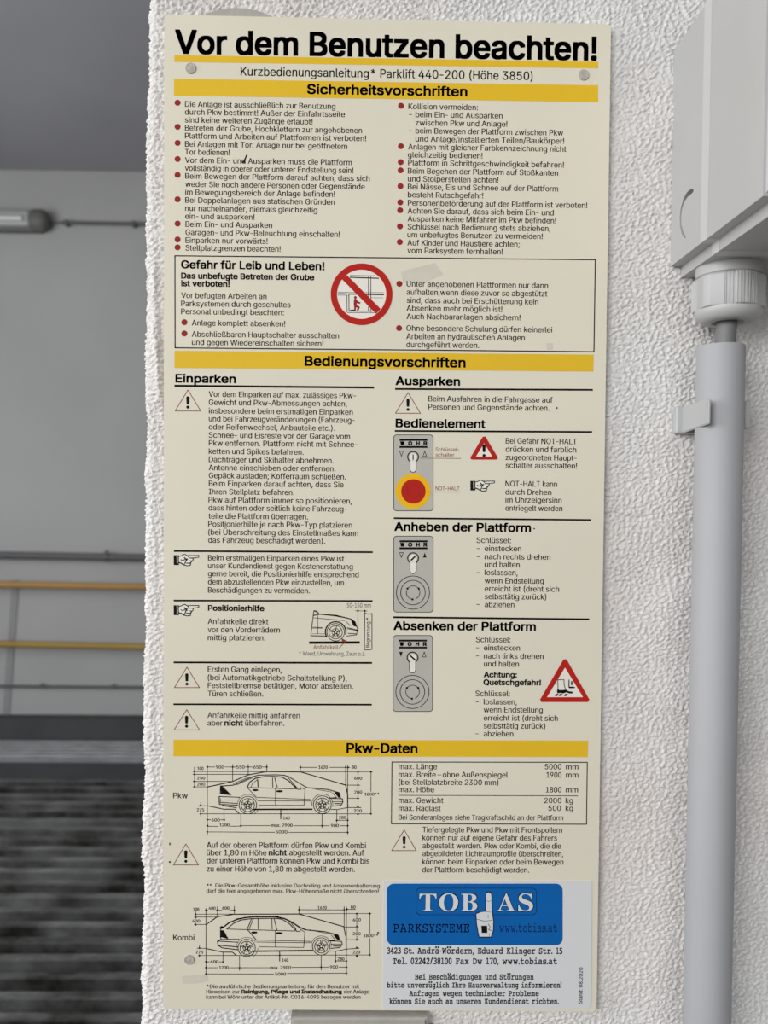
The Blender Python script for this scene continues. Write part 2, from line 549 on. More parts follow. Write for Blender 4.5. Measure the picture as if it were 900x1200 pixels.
def tube_lamp():
    Y = BACK_Y - 0.055
    pe = at(58, 258, Y)
    pt = at(30, 245.5, Y)[2]
    pb = at(30, 271, Y)[2]
    r = (pt - pb) / 2
    zc = (pt + pb) / 2
    xe = pe[0]
    xs = xe - 1.27
    root = empty('tube_lamp', (xs + 0.6, BACK_Y, zc), 'long unlit fluorescent tube lamp on the back wall near the ceiling', 'lamp')

    def capsule(bm, x0, x1, rr, ys, n=28, half=None):
        prof = []
        k = 8
        for i in range(k + 1):
            t = math.pi / 2 * i / k
            prof.append((x0 + rr * 0.55 * (1 - math.cos(t)), rr * math.sin(t)))
        for i in range(k + 1):
            t = math.pi / 2 * i / k
            prof.append((x1 - rr * 0.7 * (1 - math.sin(t)), rr * math.cos(t)))
        rings = []
        for (x, q) in prof:
            q = max(q, rr * 0.03)
            ring = []
            for i in range(n):
                t = 2 * math.pi * i / n
                ring.append(bm.verts.new((x, Y + ys * q * math.cos(t), zc + q * math.sin(t))))
            rings.append(ring)
        for a_, b_ in zip(rings, rings[1:]):
            for i in range(n):
                bm.faces.new((a_[i], a_[(i + 1) % n], b_[(i + 1) % n], b_[i]))
        bm.faces.new(rings[0]); bm.faces.new(rings[-1])
    bm = bmesh.new()
    bm_box(bm, xs, xe - 0.05, Y + 0.004, BACK_Y, zc - r * 0.98, zc + r * 0.98, 0.014, 4)
    shade_angle(from_bm('housing', bm, M_LAMP_BASE, root))
    bm = bmesh.new()
    bm_box(bm, xs, xe - 0.10, Y - 0.045, Y + 0.012, zc - r * 0.72, zc + r * 0.80, 0.02, 5)
    cov = shade_angle(from_bm('diffuser', bm, M_LAMP_COVER, root))
    bm = bmesh.new()
    bm_tube(bm, (xs + 0.05, Y - 0.047, zc - 0.004), (xe - 0.14, Y - 0.047, zc - 0.004), 0.013, n=16)
    tag(shade_angle(from_bm('tube', bm, M_LAMP_TUBE, root)), 'pale tube streak along the lamp')
    bm = bmesh.new()
    capsule(bm, xe - 0.125, xe, r, 0.8)
    tag(shade_angle(from_bm('end_cap', bm, M_LAMP_BASE, root)), 'dark rounded end cap')
    for t in (0.25, 0.8):
        bm = bmesh.new()
        xx = xs + 1.05 * t
        bm_box(bm, xx - 0.012, xx + 0.012, Y - 0.03, Y + 0.02, zc + r * 0.72, zc + r * 1.02, 0.003, 2)
        from_bm('clip', bm, M_LAMP_BASE, root)
    # conduit that feeds it
    pa, pb2 = at(63, 260.8, BACK_Y - 0.025), at(172, 262.6, BACK_Y - 0.025)
    root2 = empty('lamp_conduit', (pa[0], BACK_Y, pa[2]), 'thin dark conduit running right from the lamp on the back wall', 'conduit')
    sl = (pb2[2] - pa[2]) / (pb2[0] - pa[0])
    x1 = 1.85
    bm = bmesh.new()
    bm_tube(bm, (pa[0] + 0.05, BACK_Y - 0.025, pa[2]), (x1, BACK_Y - 0.025, pa[2] + sl * (x1 - pa[0])), 0.0105, n=16)
    shade_angle(from_bm('pipe', bm, M_PIPE_G, root2))
    bm = bmesh.new()
    bm_tube(bm, (xe - 0.012, BACK_Y - 0.025, pa[2]), (pa[0] + 0.06, BACK_Y - 0.025, pa[2]), 0.006, n=12)
    shade_angle(from_bm('cable', bm, M_PIPE_G, root2))
    for px in (78, 157):
        q = at(px, 261 + (px - 63) * 0.0165, BACK_Y - 0.025)
        bm = bmesh.new()
        bm_box(bm, q[0] - 0.012, q[0] + 0.012, BACK_Y - 0.041, BACK_Y + 0.001, q[2] - 0.017, q[2] + 0.016, 0.004, 2)
        from_bm('clamp', bm, M_PIPE_G, root2)


tube_lamp()

# ------------------------------------------------------------------ the sign: drawing tools
FONT_DIR = os.path.join(bpy.utils.resource_path('LOCAL'), 'datafiles', 'fonts')   # fonts that ship with Blender itself


def blender_font(fn):
    try:
        return bpy.data.fonts.load(os.path.join(FONT_DIR, fn))
    except Exception:
        return None


F_SANS = blender_font('Inter.woff2')
F_MATH = blender_font('NotoSansMath-Regular.woff2')
def math_letters(t, base_upper, base_digit):
    r = ''
    for ch in t:
        if F_MATH is None:
            r += ch
        elif 'A' <= ch <= 'Z':
            r += chr(base_upper + ord(ch) - 65)
        elif 'a' <= ch <= 'z':
            r += chr(base_upper + 26 + ord(ch) - 97)
        elif '0' <= ch <= '9':
            r += chr(base_digit + ord(ch) - 48)
        else:
            r += ch
    return r


_glyphs = {}
PLAIN = 'abcdefghijklmnopqrstuvwxyzABCDEFGHIJKLMNOPQRSTUVWXYZ0123456789'
SANS_SET = PLAIN + 'äöüÄÖÜß.,;:!-–()*/'
MATH_SET = [c for c in ''.join(math_letters(PLAIN, u, d) for u, d in ((0x1D400, 0x1D7CE), (0x1D670, 0x1D7F6)))] + list('.,!-:/')


def mesh_outline(contours):
    """non-overlapping triangles of a set of closed outlines, filled where they wind round a point"""
    P, E = [], []
    for c in contours:
        n0, n = len(P), len(c)
        P += [Vector(p) for p in c]
        E += [(n0 + i, n0 + (i + 1) % n) for i in range(n)]
    v, _, f, _, _, _ = delaunay_2d_cdt(P, E, [], 0, 1e-6)
    V = np.array([(p.x, p.y) for p in v])
    F = np.array(f)
    cen = V[F].mean(1)
    wind = np.zeros(len(F), int)
    for c in contours:
        A = np.array(c)
        B = np.roll(A, -1, 0)
        for a_, b_ in zip(A, B):
            side = (b_[0] - a_[0]) * (cen[:, 1] - a_[1]) - (cen[:, 0] - a_[0]) * (b_[1] - a_[1])
            wind += ((a_[1] <= cen[:, 1]) & (b_[1] > cen[:, 1]) & (side > 0)).astype(int)
            wind -= ((a_[1] > cen[:, 1]) & (b_[1] <= cen[:, 1]) & (side < 0)).astype(int)
    return V, [tuple(int(i) for i in t) for t in F[wind != 0]]


def load_glyphs(key, font, chars, res):
    obs = []
    for body in list(chars) + [ch + '.' for ch in chars] + ['. .', '..']:
        c = bpy.data.curves.new('t', 'FONT')
        c.body = body
        c.size = 1.0
        if font is not None:
            c.font = font
        o = bpy.data.objects.new('t', c)
        COL.objects.link(o)
        obs.append((body, o))
    dg = bpy.context.evaluated_depsgraph_get()
    dg.update()
    raw = {}
    for body, o in obs:
        oe = o.evaluated_get(dg)
        loops = []
        for sp in oe.to_curve(dg).splines:
            bp = sp.bezier_points
            pts = []
            for i in range(len(bp)):
                p, q = bp[i], bp[(i + 1) % len(bp)]
                p0, p1, p2, p3 = (np.array(t[:2]) for t in (p.co, p.handle_right, q.handle_left, q.co))
                straight = abs((p1 - p0)[0] * (p3 - p0)[1] - (p1 - p0)[1] * (p3 - p0)[0]) < 1e-6 and abs((p2 - p0)[0] * (p3 - p0)[1] - (p2 - p0)[1] * (p3 - p0)[0]) < 1e-6
                n = 1 if straight else res
                for k in range(n):
                    t = k / n
                    w = p0 * (1 - t) ** 3 + 3 * p1 * t * (1 - t) ** 2 + 3 * p2 * t * t * (1 - t) + p3 * t ** 3
                    if not pts or np.hypot(*(w - pts[-1])) > 1e-5:
                        pts.append(w)
            if len(pts) > 2:
                loops.append([tuple(p) for p in pts])
        oe.to_curve_clear()
        raw[body] = loops
    for _, o in obs:
        c = o.data
        bpy.data.objects.remove(o)
        bpy.data.curves.remove(c)
    last_x = lambda b: max(min(p[0] for p in l) for l in raw[b])
    dot = last_x('.') if '.' in raw and raw['.'] else 0.0
    for ch in chars:
        if raw[ch]:
            V, F = mesh_outline(raw[ch])
            adv = last_x(ch + '.') - dot
            if ch in '-–' and key == 'sans':       # set dashes closer
                V, adv = V - np.array([0.05, 0.0]), adv - 0.10
            _glyphs[key, ch] = (V, F, adv)
    _glyphs[key, ' '] = (np.zeros((0, 2)), [], last_x('. .') - last_x('..'))


def text_mesh(body, key='sans'):
    V, F, x, n = [], [], 0.0, 0
    for ch in body:
        g = _glyphs.get((key, ch)) or _glyphs[key, ' ']
        V.append(g[0] + np.array([x, 0.0]))
        F += [tuple(i + n for i in f) for f in g[1]]
        n += len(g[0])
        x += g[2]
    return np.concatenate(V), F


load_glyphs('sans', F_SANS, SANS_SET, 4)
load_glyphs('math', F_MATH, MATH_SET, 4)
CAP_SANS = float(np.ptp(text_mesh('H')[0][:, 1]))


def layout_slab(body, serif=False, track=0.075):
    """proportional setting of slab letters: returns verts, faces, cap height; umlaut dots are set by hand"""
    up, dg = (0x1D400, 0x1D7CE) if serif else (0x1D670, 0x1D7F6)
    cap = float(np.ptp(text_mesh(math_letters('H', up, dg), 'math')[0][:, 1]))
    V, F, x = [], [], 0.0
    for ch in body:
        if ch == ' ':
            x += 0.30
            continue
        base = {'ä': 'a', 'ö': 'o', 'ü': 'u'}.get(ch, ch)
        co, fa = text_mesh(math_letters(base, up, dg), 'math')
        if not len(co):
            continue
        mn, mx = co[:, 0].min(), co[:, 0].max()
        n0 = len(V)
        for c in co:
            V.append((c[0] - mn + x, c[1]))
        F += [tuple(i + n0 for i in f) for f in fa]
        if base != ch:
            cxm = x + (mx - mn) / 2
            for sgn in (-1, 1):
                n0 = len(V)
                for (dx, dy) in ((-.06, 0), (.06, 0), (.06, .11), (-.06, .11)):
                    V.append((cxm + sgn * 0.115 + dx, co[:, 1].max() + 0.075 + dy))
                F.append((n0, n0 + 1, n0 + 2, n0 + 3))
        x += (mx - mn) + track
    return np.array(V), F, cap


LAYER = 4e-5


class Ink:
    """flat print on the sign plane, given in coordinates of the photograph (optionally of an enlarged detail of it)"""

    def __init__(self, ox=0.0, oy=0.0, sc=1.0, layer=1):
        self.v, self.f = [], []
        self.ox, self.oy, self.sc, self.layer = ox, oy, sc, layer

    def view(self, ox, oy, sc):
        self.ox, self.oy, self.sc = ox, oy, sc
        return self

    def px(self, x, y):
        return self.ox + x / self.sc, self.oy + y / self.sc

    def w(self, x, y):
        p = at(*self.px(x, y))
        return p[0], p[2]

    def _add(self, pts, faces, k=0):
        n0 = len(self.v)
        y = -(self.layer + k) * LAYER
        self.v += [(p[0], y, p[1]) for p in pts]
        self.f += [tuple(i + n0 for i in f) for f in faces]

    def poly(self, pts, hole=None, k=0):
        loops = [[self.w(*p) for p in pts]]
        if hole:
            loops.append([self.w(*p) for p in hole])
        tri = tessellate_polygon([[Vector((p[0], p[1], 0)) for p in l] for l in loops])
        flat = [p for l in loops for p in l]
        self._add(flat, [tuple(t) for t in tri], k)

    def stroke(self, pts, wd, closed=False, k=0):
        """wd in photograph pixels"""
        hw = wd * self.sc / 2
        n = len(pts)
        segs = [(pts[i], pts[(i + 1) % n]) for i in range(n if closed else n - 1)]
        for (a, b) in segs:
            dx, dy = b[0] - a[0], b[1] - a[1]
            l = math.hypot(dx, dy)
            if l < 1e-6:
                continue
            ux, uy = dx / l * hw, dy / l * hw
            e = 0.55 if n > 2 else 0.0
            q = [(a[0] - ux * e - uy, a[1] - uy * e + ux), (b[0] + ux * e - uy, b[1] + uy * e + ux),
                 (b[0] + ux * e + uy, b[1] + uy * e - ux), (a[0] - ux * e + uy, a[1] - uy * e - ux)]
            self._add([self.w(*p) for p in q], [(0, 1, 2, 3)], k)

    def arc_pts(self, cx, cy, rx, ry=None, a0=0, a1=360, n=40):
        ry = rx if ry is None else ry
        return [(cx + rx * math.cos(math.radians(a0 + (a1 - a0) * i / n)), cy + ry * math.sin(math.radians(a0 + (a1 - a0) * i / n)))
                for i in range(n + (0 if abs(a1 - a0) >= 360 else 1))]

    def disc(self, cx, cy, rx, ry=None, n=24, k=0):
        p = self.arc_pts(cx, cy, rx, ry, n=n)
        self._add([self.w(*q) for q in p], [tuple(range(len(p)))], k)

    def ring(self, cx, cy, r, wd, a0=0, a1=360, n=48, k=0):
        hw = wd * self.sc / 2
        full = abs(a1 - a0) >= 360
        o, i = self.arc_pts(cx, cy, r + hw, None, a0, a1, n), self.arc_pts(cx, cy, r - hw, None, a0, a1, n)
        m = len(o)
        self._add([self.w(*p) for p in o + i],
                  [(j, (j + 1) % m, m + (j + 1) % m, m + j) for j in range(m if full else m - 1)], k)

    def rrect(self, x0, y0, x1, y1, r, n=6):
        out = []
        for (cx, cy, a) in ((x1 - r, y0 + r, -90), (x1 - r, y1 - r, 0), (x0 + r, y1 - r, 90), (x0 + r, y0 + r, 180)):
            out += self.arc_pts(cx, cy, r, r, a, a + 90, n)
        return out

    def text(self, body, x0, x1, base, cap=6.7, bold=0.0, rot=False, slab=None, res=3, k=0):
        """cap and bold (stroke gain) in photograph pixels; x0..x1 is the ink extent in the current view"""
        if slab is not None:
            co, faces, unit = layout_slab(body, serif=(slab == 'serif'))
        else:
            co, faces = text_mesh(body)
            unit = CAP_SANS
        if rot:          # reading upwards: x0 = bottom row, x1 = top row, base = column of the baseline
            px_a, px_b = self.px(base, x0), self.px(base, x1)
        else:
            px_a, px_b = self.px(x0, base), self.px(x1, base)
        A, B = at(*px_a), at(*px_b)
        ext = (B[2] - A[2]) if rot else (B[0] - A[0])
        npx = abs(px_b[1] - px_a[1]) if rot else abs(px_b[0] - px_a[0])
        m = ext / npx
        gx, gy = bold * m, bold * m * 0.75
        mn, mx = co[:, 0].min(), co[:, 0].max()
        sx = (ext - 2 * gx) / max(mx - mn, 1e-6)
        sy = (cap * m - 2 * gy) / unit
        U = (co[:, 0] - mn) * sx + gx
        Vv = co[:, 1] * sy + gy
        shifts = [(0, 0)] if bold == 0 else [(i * gx, j * gy) for i in (-1, 0, 1) for j in (-1, 0, 1)]
        if 0 < bold <= 0.2:
            shifts = [(-gx, 0), (gx, 0)]
        for (du, dv) in shifts:
            if rot:
                pts = [(A[0] - (v + dv), A[2] + u + du) for u, v in zip(U, Vv)]
            else:
                pts = [(A[0] + u + du, A[2] + v + dv) for u, v in zip(U, Vv)]
            self._add(pts, faces, k)

    def build(self, name, material, parent, label=None):
        me = bpy.data.meshes.new(name)
        me.from_pydata(self.v, [], self.f)
        # face the printed side outwards
        me.update()
        o = link_mesh(name, me, material, parent)
        if label:
            o['label'] = label
        return o


# ------------------------------------------------------------------ the sign itself
SIGN = empty('instruction_sign', (0.125, 0.0025, SIGN_TOP - 0.5636),
             'cream instruction sign with yellow bands and German text on the white stucco wall', 'sign')


def sign_panel():
    base = Ink()
    corners = [(192.5, 17.0), (716.0, 28.5), (699.0, 1185.5), (191.0, 1182.5)]
    c = [np.array(base.w(*p)) for p in corners]
    r = 0.0022
    outline = []
    for i in range(4):
        p, a, b = c[i], c[i - 1], c[(i + 1) % 4]
        da, db = (a - p) / np.linalg.norm(a - p), (b - p) / np.linalg.norm(b - p)
        s, e, ctr = p + da * r, p + db * r, p + (da + db) * r
        for k in range(7):
            t = math.pi / 2 * k / 6
            outline.append(ctr - db * r * math.cos(t) - da * r * math.sin(t))
    bm = bmesh.new()
    f = [bm.verts.new((p[0], 0.0, p[1])) for p in outline]
    g = [bm.verts.new((p[0], 0.0026, p[1])) for p in outline]
    bm.faces.new(f)
    bm.faces.new(g[::-1])
    n = len(f)
    for i in range(n):
        bm.faces.new((f[i], g[i], g[(i + 1) % n], f[(i + 1) % n]))
    return from_bm('panel', bm, M_PANEL, SIGN)


sign_panel()


def quad_band(name, pts, m, label=None, layer=1):
    k = Ink(layer=layer)
    k.poly(pts)
    return k.build(name, m, SIGN, label)


quad_band('yellow_band', [(204.3, 64.6), (701, 72.4), (701, 80.2), (204.2, 72.6)], M_YELLOW, 'narrow yellow line under the headline')
quad_band('yellow_band', [(204, 92.2), (701, 100), (701, 119.8), (203.8, 112.2)], M_YELLOW, 'yellow band behind the word Sicherheitsvorschriften')
quad_band('yellow_band', [(204.5, 411), (695.7, 415.6), (695.4, 435.6), (204.4, 431.2)], M_YELLOW, 'yellow band behind the word Bedienungsvorschriften')
quad_band('yellow_band', [(203.4, 866.8), (689.2, 867.8), (688.8, 887.2), (203.2, 886.2)], M_YELLOW, 'yellow band behind the word Pkw-Daten')


def heading(body, x0, x1, base, cap, bold, m=None, view=(0, 0, 1), res=6):
    k = Ink(*view, layer=2)
    k.text(body, x0, x1, base, cap, bold, res=res)
    return k.build('heading_text', m or M_INK, SIGN)


LA, LB = (190, 10, 10 / 3), (450, 10, 10 / 3)
heading('Vor dem Benutzen beachten!', 205, 699.6, 63.2, 28.2, 1.15, res=8)
heading('Kurzbedienungsanleitung* Parklift 440-200 (Höhe 3850)', 282, 624.3, 88.6, 10.2, 0.14)
heading('Sicherheitsvorschriften', 359.8, 547.6, 110.2, 11.6, 0.55)
heading('Bedienungsvorschriften', 357, 545.6, 428.8, 11.8, 0.55)
heading('Pkw-Daten', 406, 489.3, 882.4, 11.8, 0.55)
heading('Gefahr für Leib und Leben!', 74, 634, 82, 9.6, 0.42, view=(190, 290, 10 / 3))
heading('Das unbefugte Betreten der Grube', 74, 594, 122, 7.2, 0.36, view=(190, 290, 10 / 3))
heading('ist verboten!', 74, 264, 152, 7.2, 0.36, view=(190, 290, 10 / 3))
V1, V2 = (190, 430, 10 / 3), (450, 430, 10 / 3)
V3, V4 = (190, 690, 10 / 3), (450, 600, 10 / 3)
V5, V6 = (190, 860, 10 / 3), (450, 860, 10 / 3)
V7 = (190, 1020, 10 / 3)
heading('Einparken', 52, 288, 61, 10.2, 0.5, view=V1)
heading('Ausparken', 45, 297, 71, 10.2, 0.5, view=V2)
heading('Bedienelement', 45, 396, 236, 10.2, 0.5, view=V2)
heading('Anheben der Plattform', 40, 574, 74, 10.4, 0.5, view=V4)
heading('Absenken der Plattform', 37, 593, 461, 10.4, 0.5, view=V4)
heading('Positionierhilfe', 179, 399, 86, 7.0, 0.36, view=V3)
heading('Achtung:', 389, 519, 646, 6.8, 0.36, view=V4)
heading('Quetschgefahr!', 388, 613, 676, 6.8, 0.36, view=V4)


def block(lines, view, cap=6.8, bold=0.15, m=None):
    k = Ink(*view, layer=1)
    for ln in lines:
        t, x0, x1, b = ln[:4]
        k.text(t, x0, x1, b, cap, ln[4] if len(ln) > 4 else bold)
    return k.build('text_block', m or M_GREY_INK, SIGN)


def bullet(x, y, view, r=3.55):
    k = Ink(*view, layer=1)
    k.disc(x, y, r * view[2], n=20)
    return k.build('bullet', M_BULLET, SIGN)


# safety rules, left column
L = LA
for y in (368, 462, 525, 588, 650, 745, 840, 902, 933):
    bullet(60.5, y, L)
block([('Die Anlage ist ausschließlich zur Benutzung', 89, 677, 384), ('durch Pkw bestimmt! Außer der Einfahrtsseite', 89, 714, 415),
       ('sind keine weiteren Zugänge erlaubt!', 89, 588, 446)], L)
block([('Betreten der Grube, Hochklettern zur angehobenen', 89, 781, 477), ('Plattform und Arbeiten auf Plattformen ist verboten!', 89, 797, 508)], L)
block([('Bei Anlagen mit Tor: Anlage nur bei geöffnetem', 89, 723, 540), ('Tor bedienen!', 89, 264, 571)], L)
block([('Vor dem Ein- und Ausparken muss die Plattform', 89, 741, 603), ('vollständig in oberer oder unterer Endstellung sein!', 89, 747, 634)], L)
block([('Beim Bewegen der Plattform darauf achten, dass sich', 90, 811, 665), ('weder Sie noch andere Personen oder Gegenstände', 90, 792, 697),
       ('im Bewegungsbereich der Anlage befinden!', 90, 675, 728)], L)
block([('Bei Doppelanlagen aus statischen Gründen', 90, 674, 759), ('nur nacheinander, niemals gleichzeitig', 90, 606, 791),
       ('ein- und ausparken!', 90, 361, 822)], L)
block([('Beim Ein- und Ausparken', 91, 430, 853), ('Garagen- und Pkw-Beleuchtung einschalten!', 91, 694, 885)], L)
block([('Einparken nur vorwärts!', 91, 412, 916)], L)
block([('Stellplatzgrenzen beachten!', 91, 463, 946)], L)
# safety rules, right column
L = LB
for i, y in enumerate((380, 538, 600, 632, 694, 757, 788, 851, 912)):
    bullet(66.5 - i * 0.6, y, L)
block([('Kollision vermeiden:', 95, 367, 393), ('–', 97, 109, 424), ('beim Ein- und Ausparken', 123, 463, 425), ('zwischen Pkw und Anlage!', 123, 482, 457),
       ('–', 97, 109, 487), ('beim Bewegen der Plattform zwischen Pkw', 123, 700, 488), ('und Anlage/installierten Teilen/Baukörper!', 123, 704, 520)], L)
block([('Anlagen mit gleicher Farbkennzeichnung nicht', 94, 712, 551), ('gleichzeitig bedienen!', 93, 385, 582)], L)
block([('Plattform in Schrittgeschwindigkeit befahren!', 94, 703, 613)], L)
block([('Beim Begehen der Plattform auf Stoßkanten', 93, 680, 645), ('und Stolperstellen achten!', 93, 447, 676)], L)
block([('Bei Nässe, Eis und Schnee auf der Plattform', 93, 680, 707), ('besteht Rutschgefahr!', 93, 388, 738)], L)
block([('Personenbeförderung auf der Plattform ist verboten!', 93, 794, 770)], L)
block([('Achten Sie darauf, dass sich beim Ein- und', 92, 663, 801), ('Ausparken keine Mitfahrer im Pkw befinden!', 92, 672, 832)], L)
block([('Schlüssel nach Bedienung stets abziehen,', 92, 650, 863), ('um unbefugtes Benutzen zu vermeiden!', 91, 620, 894)], L)
block([('Auf Kinder und Haustiere achten;', 91, 530, 926), ('vom Parksystem fernhalten!', 91, 464, 956)], L)

# danger box
k = Ink(layer=1)
k.stroke([(205, 299.8), (697.6, 304.4), (696, 412.2), (205.2, 407.6)], 1.3, closed=True)
k.build('frame_line', M_INK, SIGN, 'thin black frame around the danger notice')
D = (190, 290, 10 / 3)
block([('Vor befugten Arbeiten an', 74, 408, 198), ('Parksystemen durch geschultes', 74, 502, 230), ('Personal unbedingt beachten:', 74, 476, 261)], D)
bullet(87, 292, D); bullet(87, 336, D)
block([('Anlage komplett absenken!', 116, 481, 305)], D)
block([('Abschließbaren Hauptschalter ausschalten', 116, 691, 349), ('und gegen Wiedereinschalten sichern!', 116, 630, 381)], D)
D = (450, 290, 10 / 3)
bullet(60, 142, D); bullet(59, 315, D)
block([('Unter angehobenen Plattformen nur dann', 88, 641, 153), ('aufhalten,wenn diese zuvor so abgestützt', 88, 638, 185),
       ('sind, dass auch bei Erschütterung kein', 88, 603, 217), ('Absenken mehr möglich ist!', 88, 462, 248), ('Auch Nachbaranlagen absichern!', 88, 533, 280)], D)
block([('Ohne besondere Schulung dürfen keinerlei', 87, 657, 326), ('Arbeiten an hydraulischen Anlagen', 87, 550, 358), ('durchgeführt werden.', 87, 372, 390)], D)


def prohibition():
    g = Ink(380, 300, 10, layer=1)
    g.disc(437, 449, 330, n=64)
    root = g.build('prohibition_symbol', M_WHITE, SIGN, 'round red prohibition symbol of a person under a platform')
    g = Ink(380, 300, 10, layer=2)
    for pts, w in (([(300, 250), (640, 262)], 1.3), ([(300, 228), (600, 232)], 0.6), ([(518, 240), (518, 650)], 0.8), ([(546, 240), (546, 650)], 0.8),
                   ([(290, 446), (700, 452)], 1.5), ([(290, 428), (700, 430)], 0.5), ([(160, 438), (268, 440)], 0.6), ([(160, 458), (268, 460)], 0.6),
                   ([(265, 460), (268, 662)], 0.7), ([(288, 440), (290, 650)], 0.9), ([(288, 646), (560, 648)], 0.9), ([(268, 664), (590, 664)], 0.6),
                   ([(160, 425), (290, 425)], 0.5), ([(550, 490), (690, 490)], 0.4)):
        g.stroke(pts, w)
    g.poly([(300, 632), (365, 628), (365, 646), (300, 646)])
    g.build('platform_pictogram', M_INK, root)
    g = Ink(380, 300, 10, layer=3)
    g.disc(364, 486, 16, 17, n=16)
    g.poly([(348, 505), (372, 503), (392, 530), (425, 545), (418, 562), (380, 552), (382, 580), (414, 592), (416, 606), (398, 640), (380, 640), (388, 606),
            (372, 604), (368, 640), (350, 640), (350, 600), (345, 560)])
    g.build('person_pictogram', M_BULLET, root)
    g = Ink(380, 300, 10, layer=4)
    g.ring(437, 449, 325, 7.3, n=72)
    g.poly([(206, 272), (262, 222), (662, 622), (606, 678)])
    g.build('red_ring', M_RED, root)


prohibition()


def rule(x0, y0, x1, y1, view, w=2.2):
    g = Ink(*view, layer=1)
    g.stroke([(x0, y0), (x1, y1)], w * 1.15)
    return g.build('divider_line', M_INK, SIGN)


rule(48, 73.5, 828, 80.5, V1); rule(46, 719, 823, 723.5, V1, 1.9); rule(45, 46, 822, 47.5, V3, 1.8)
rule(45, 287.5, 820, 289.5, V3, 1.9); rule(44, 451, 819, 452.5, V3, 1.8)
rule(43, 86, 816, 89.5, V2, 1.9); rule(42, 250, 813, 254, V2, 1.9)
rule(38, 24, 808, 31, V4, 1.8); rule(36, 411, 802, 419, V4, 1.9)


def warning(ax, ay, bx0, bx1, by, view, w=0.85, m=None, big=False):
    g = Ink(*view, layer=1)
    s = (bx1 - bx0)
    if big:
        g.poly([(ax, ay + s * .1), (bx0 + s * .1, by - 3), (bx1 - s * .1, by - 3)])
        root = g.build('warning_triangle', M_WHITE, SIGN, 'bold red warning triangle beside the emergency stop text')
        g = Ink(*view, layer=2)
        d = 0.13 * s
        th = 12
        g.poly([(ax - 5, ay), (ax + 5, ay), (bx1, by - 8), (bx1 - 4, by), (bx0 + 4, by), (bx0, by - 8)],
               hole=[(ax, ay + 26), (bx0 + 22, by - th), (bx1 - 22, by - th)])
        g.build('red_border', M_RED, root)
    else:
        g.stroke([(ax, ay), (bx1, by), (bx0, by)], w, closed=True)
        root = g.build('warning_triangle', M_BROWN, SIGN)
    e = Ink(*view, layer=3)
    h = by - ay
    cx, hw = ax - 0.5, 0.058 * s
    y0, y1 = ay + 0.30 * h, ay + 0.69 * h
    if big:
        hw = 0.055 * s
        y0, y1 = ay + .33 * h, ay + .68 * h
    e.poly(e.arc_pts(cx, y0 + hw, hw * 1.08, hw, 180, 360, 8) + e.arc_pts(cx, y1 - hw * .6, hw * .86, hw * .6, 0, 180, 8))
    e.disc(cx, ay + 0.82 * h, hw * 1.02, n=16)
    e.build('exclamation_mark', M_INK, root)
    return root


warning(101, 90, 51, 151, 172, V1)
warning(97, 306, 48, 146, 386, V3); warning(96, 472, 47, 146, 551, V3)
warning(94, 100, 45, 142, 181, V2)
warning(93, 430, 44, 142, 512, V5); warning(79, 375, 30, 126, 456, V6)
warning(391, 272, 337, 445, 362, V2, big=True)


def hand(view, dx=0, dy=0, sc=1.0):
    """pointing hand; drawn in an 18-fold enlargement whose cuff starts at (165, 180)"""
    ox, oy, s = view[0] + dx / view[2], view[1] + dy / view[2], 18 / sc
    g = Ink(ox - 165 / s, oy - 180 / s, s, layer=1)
    g.poly([(275, 205), (330, 190), (390, 165), (440, 185), (690, 185), (690, 228), (580, 238), (560, 300), (520, 350), (510, 395), (430, 405), (370, 385), (275, 345)])
    root = g.build('pointing_hand', M_WHITE, SIGN)
    g = Ink(ox - 165 / s, oy - 180 / s, s, layer=2)
    w = 0.95
    for pts, q in (([(270, 208), (330, 192), (355, 172), (400, 165), (445, 190), (690, 186)], 1.0), ([(690, 186), (688, 224), (590, 238), (480, 240)], 0.9),
                   ([(445, 190), (480, 225)], w), ([(480, 240), (575, 245), (560, 300), (500, 300)], 1.0), ([(545, 300), (515, 350), (430, 350)], 1.2),
                   ([(515, 350), (512, 395), (440, 405), (380, 388)], 1.1), ([(270, 338), (320, 352), (380, 390)], 1.3),
                   ([(385, 230), (410, 260), (455, 262)], 1.3), ([(310, 275), (350, 295), (400, 270)], 1.0), ([(400, 250), (440, 290), (410, 300), (405, 350)], 1.2),
                   ([(380, 385), (400, 345)], 1.0)):
        g.stroke(pts, q * sc)
    g.poly([(160, 180), (270, 182), (270, 390), (162, 390)], hole=[(222, 200), (246, 200), (250, 352), (226, 352)])
    g.build('hand_outline', M_INK, root)


hand(V1, 46, 735); hand(V3, 46, 64); hand(V2, 338, 445, 0.96)

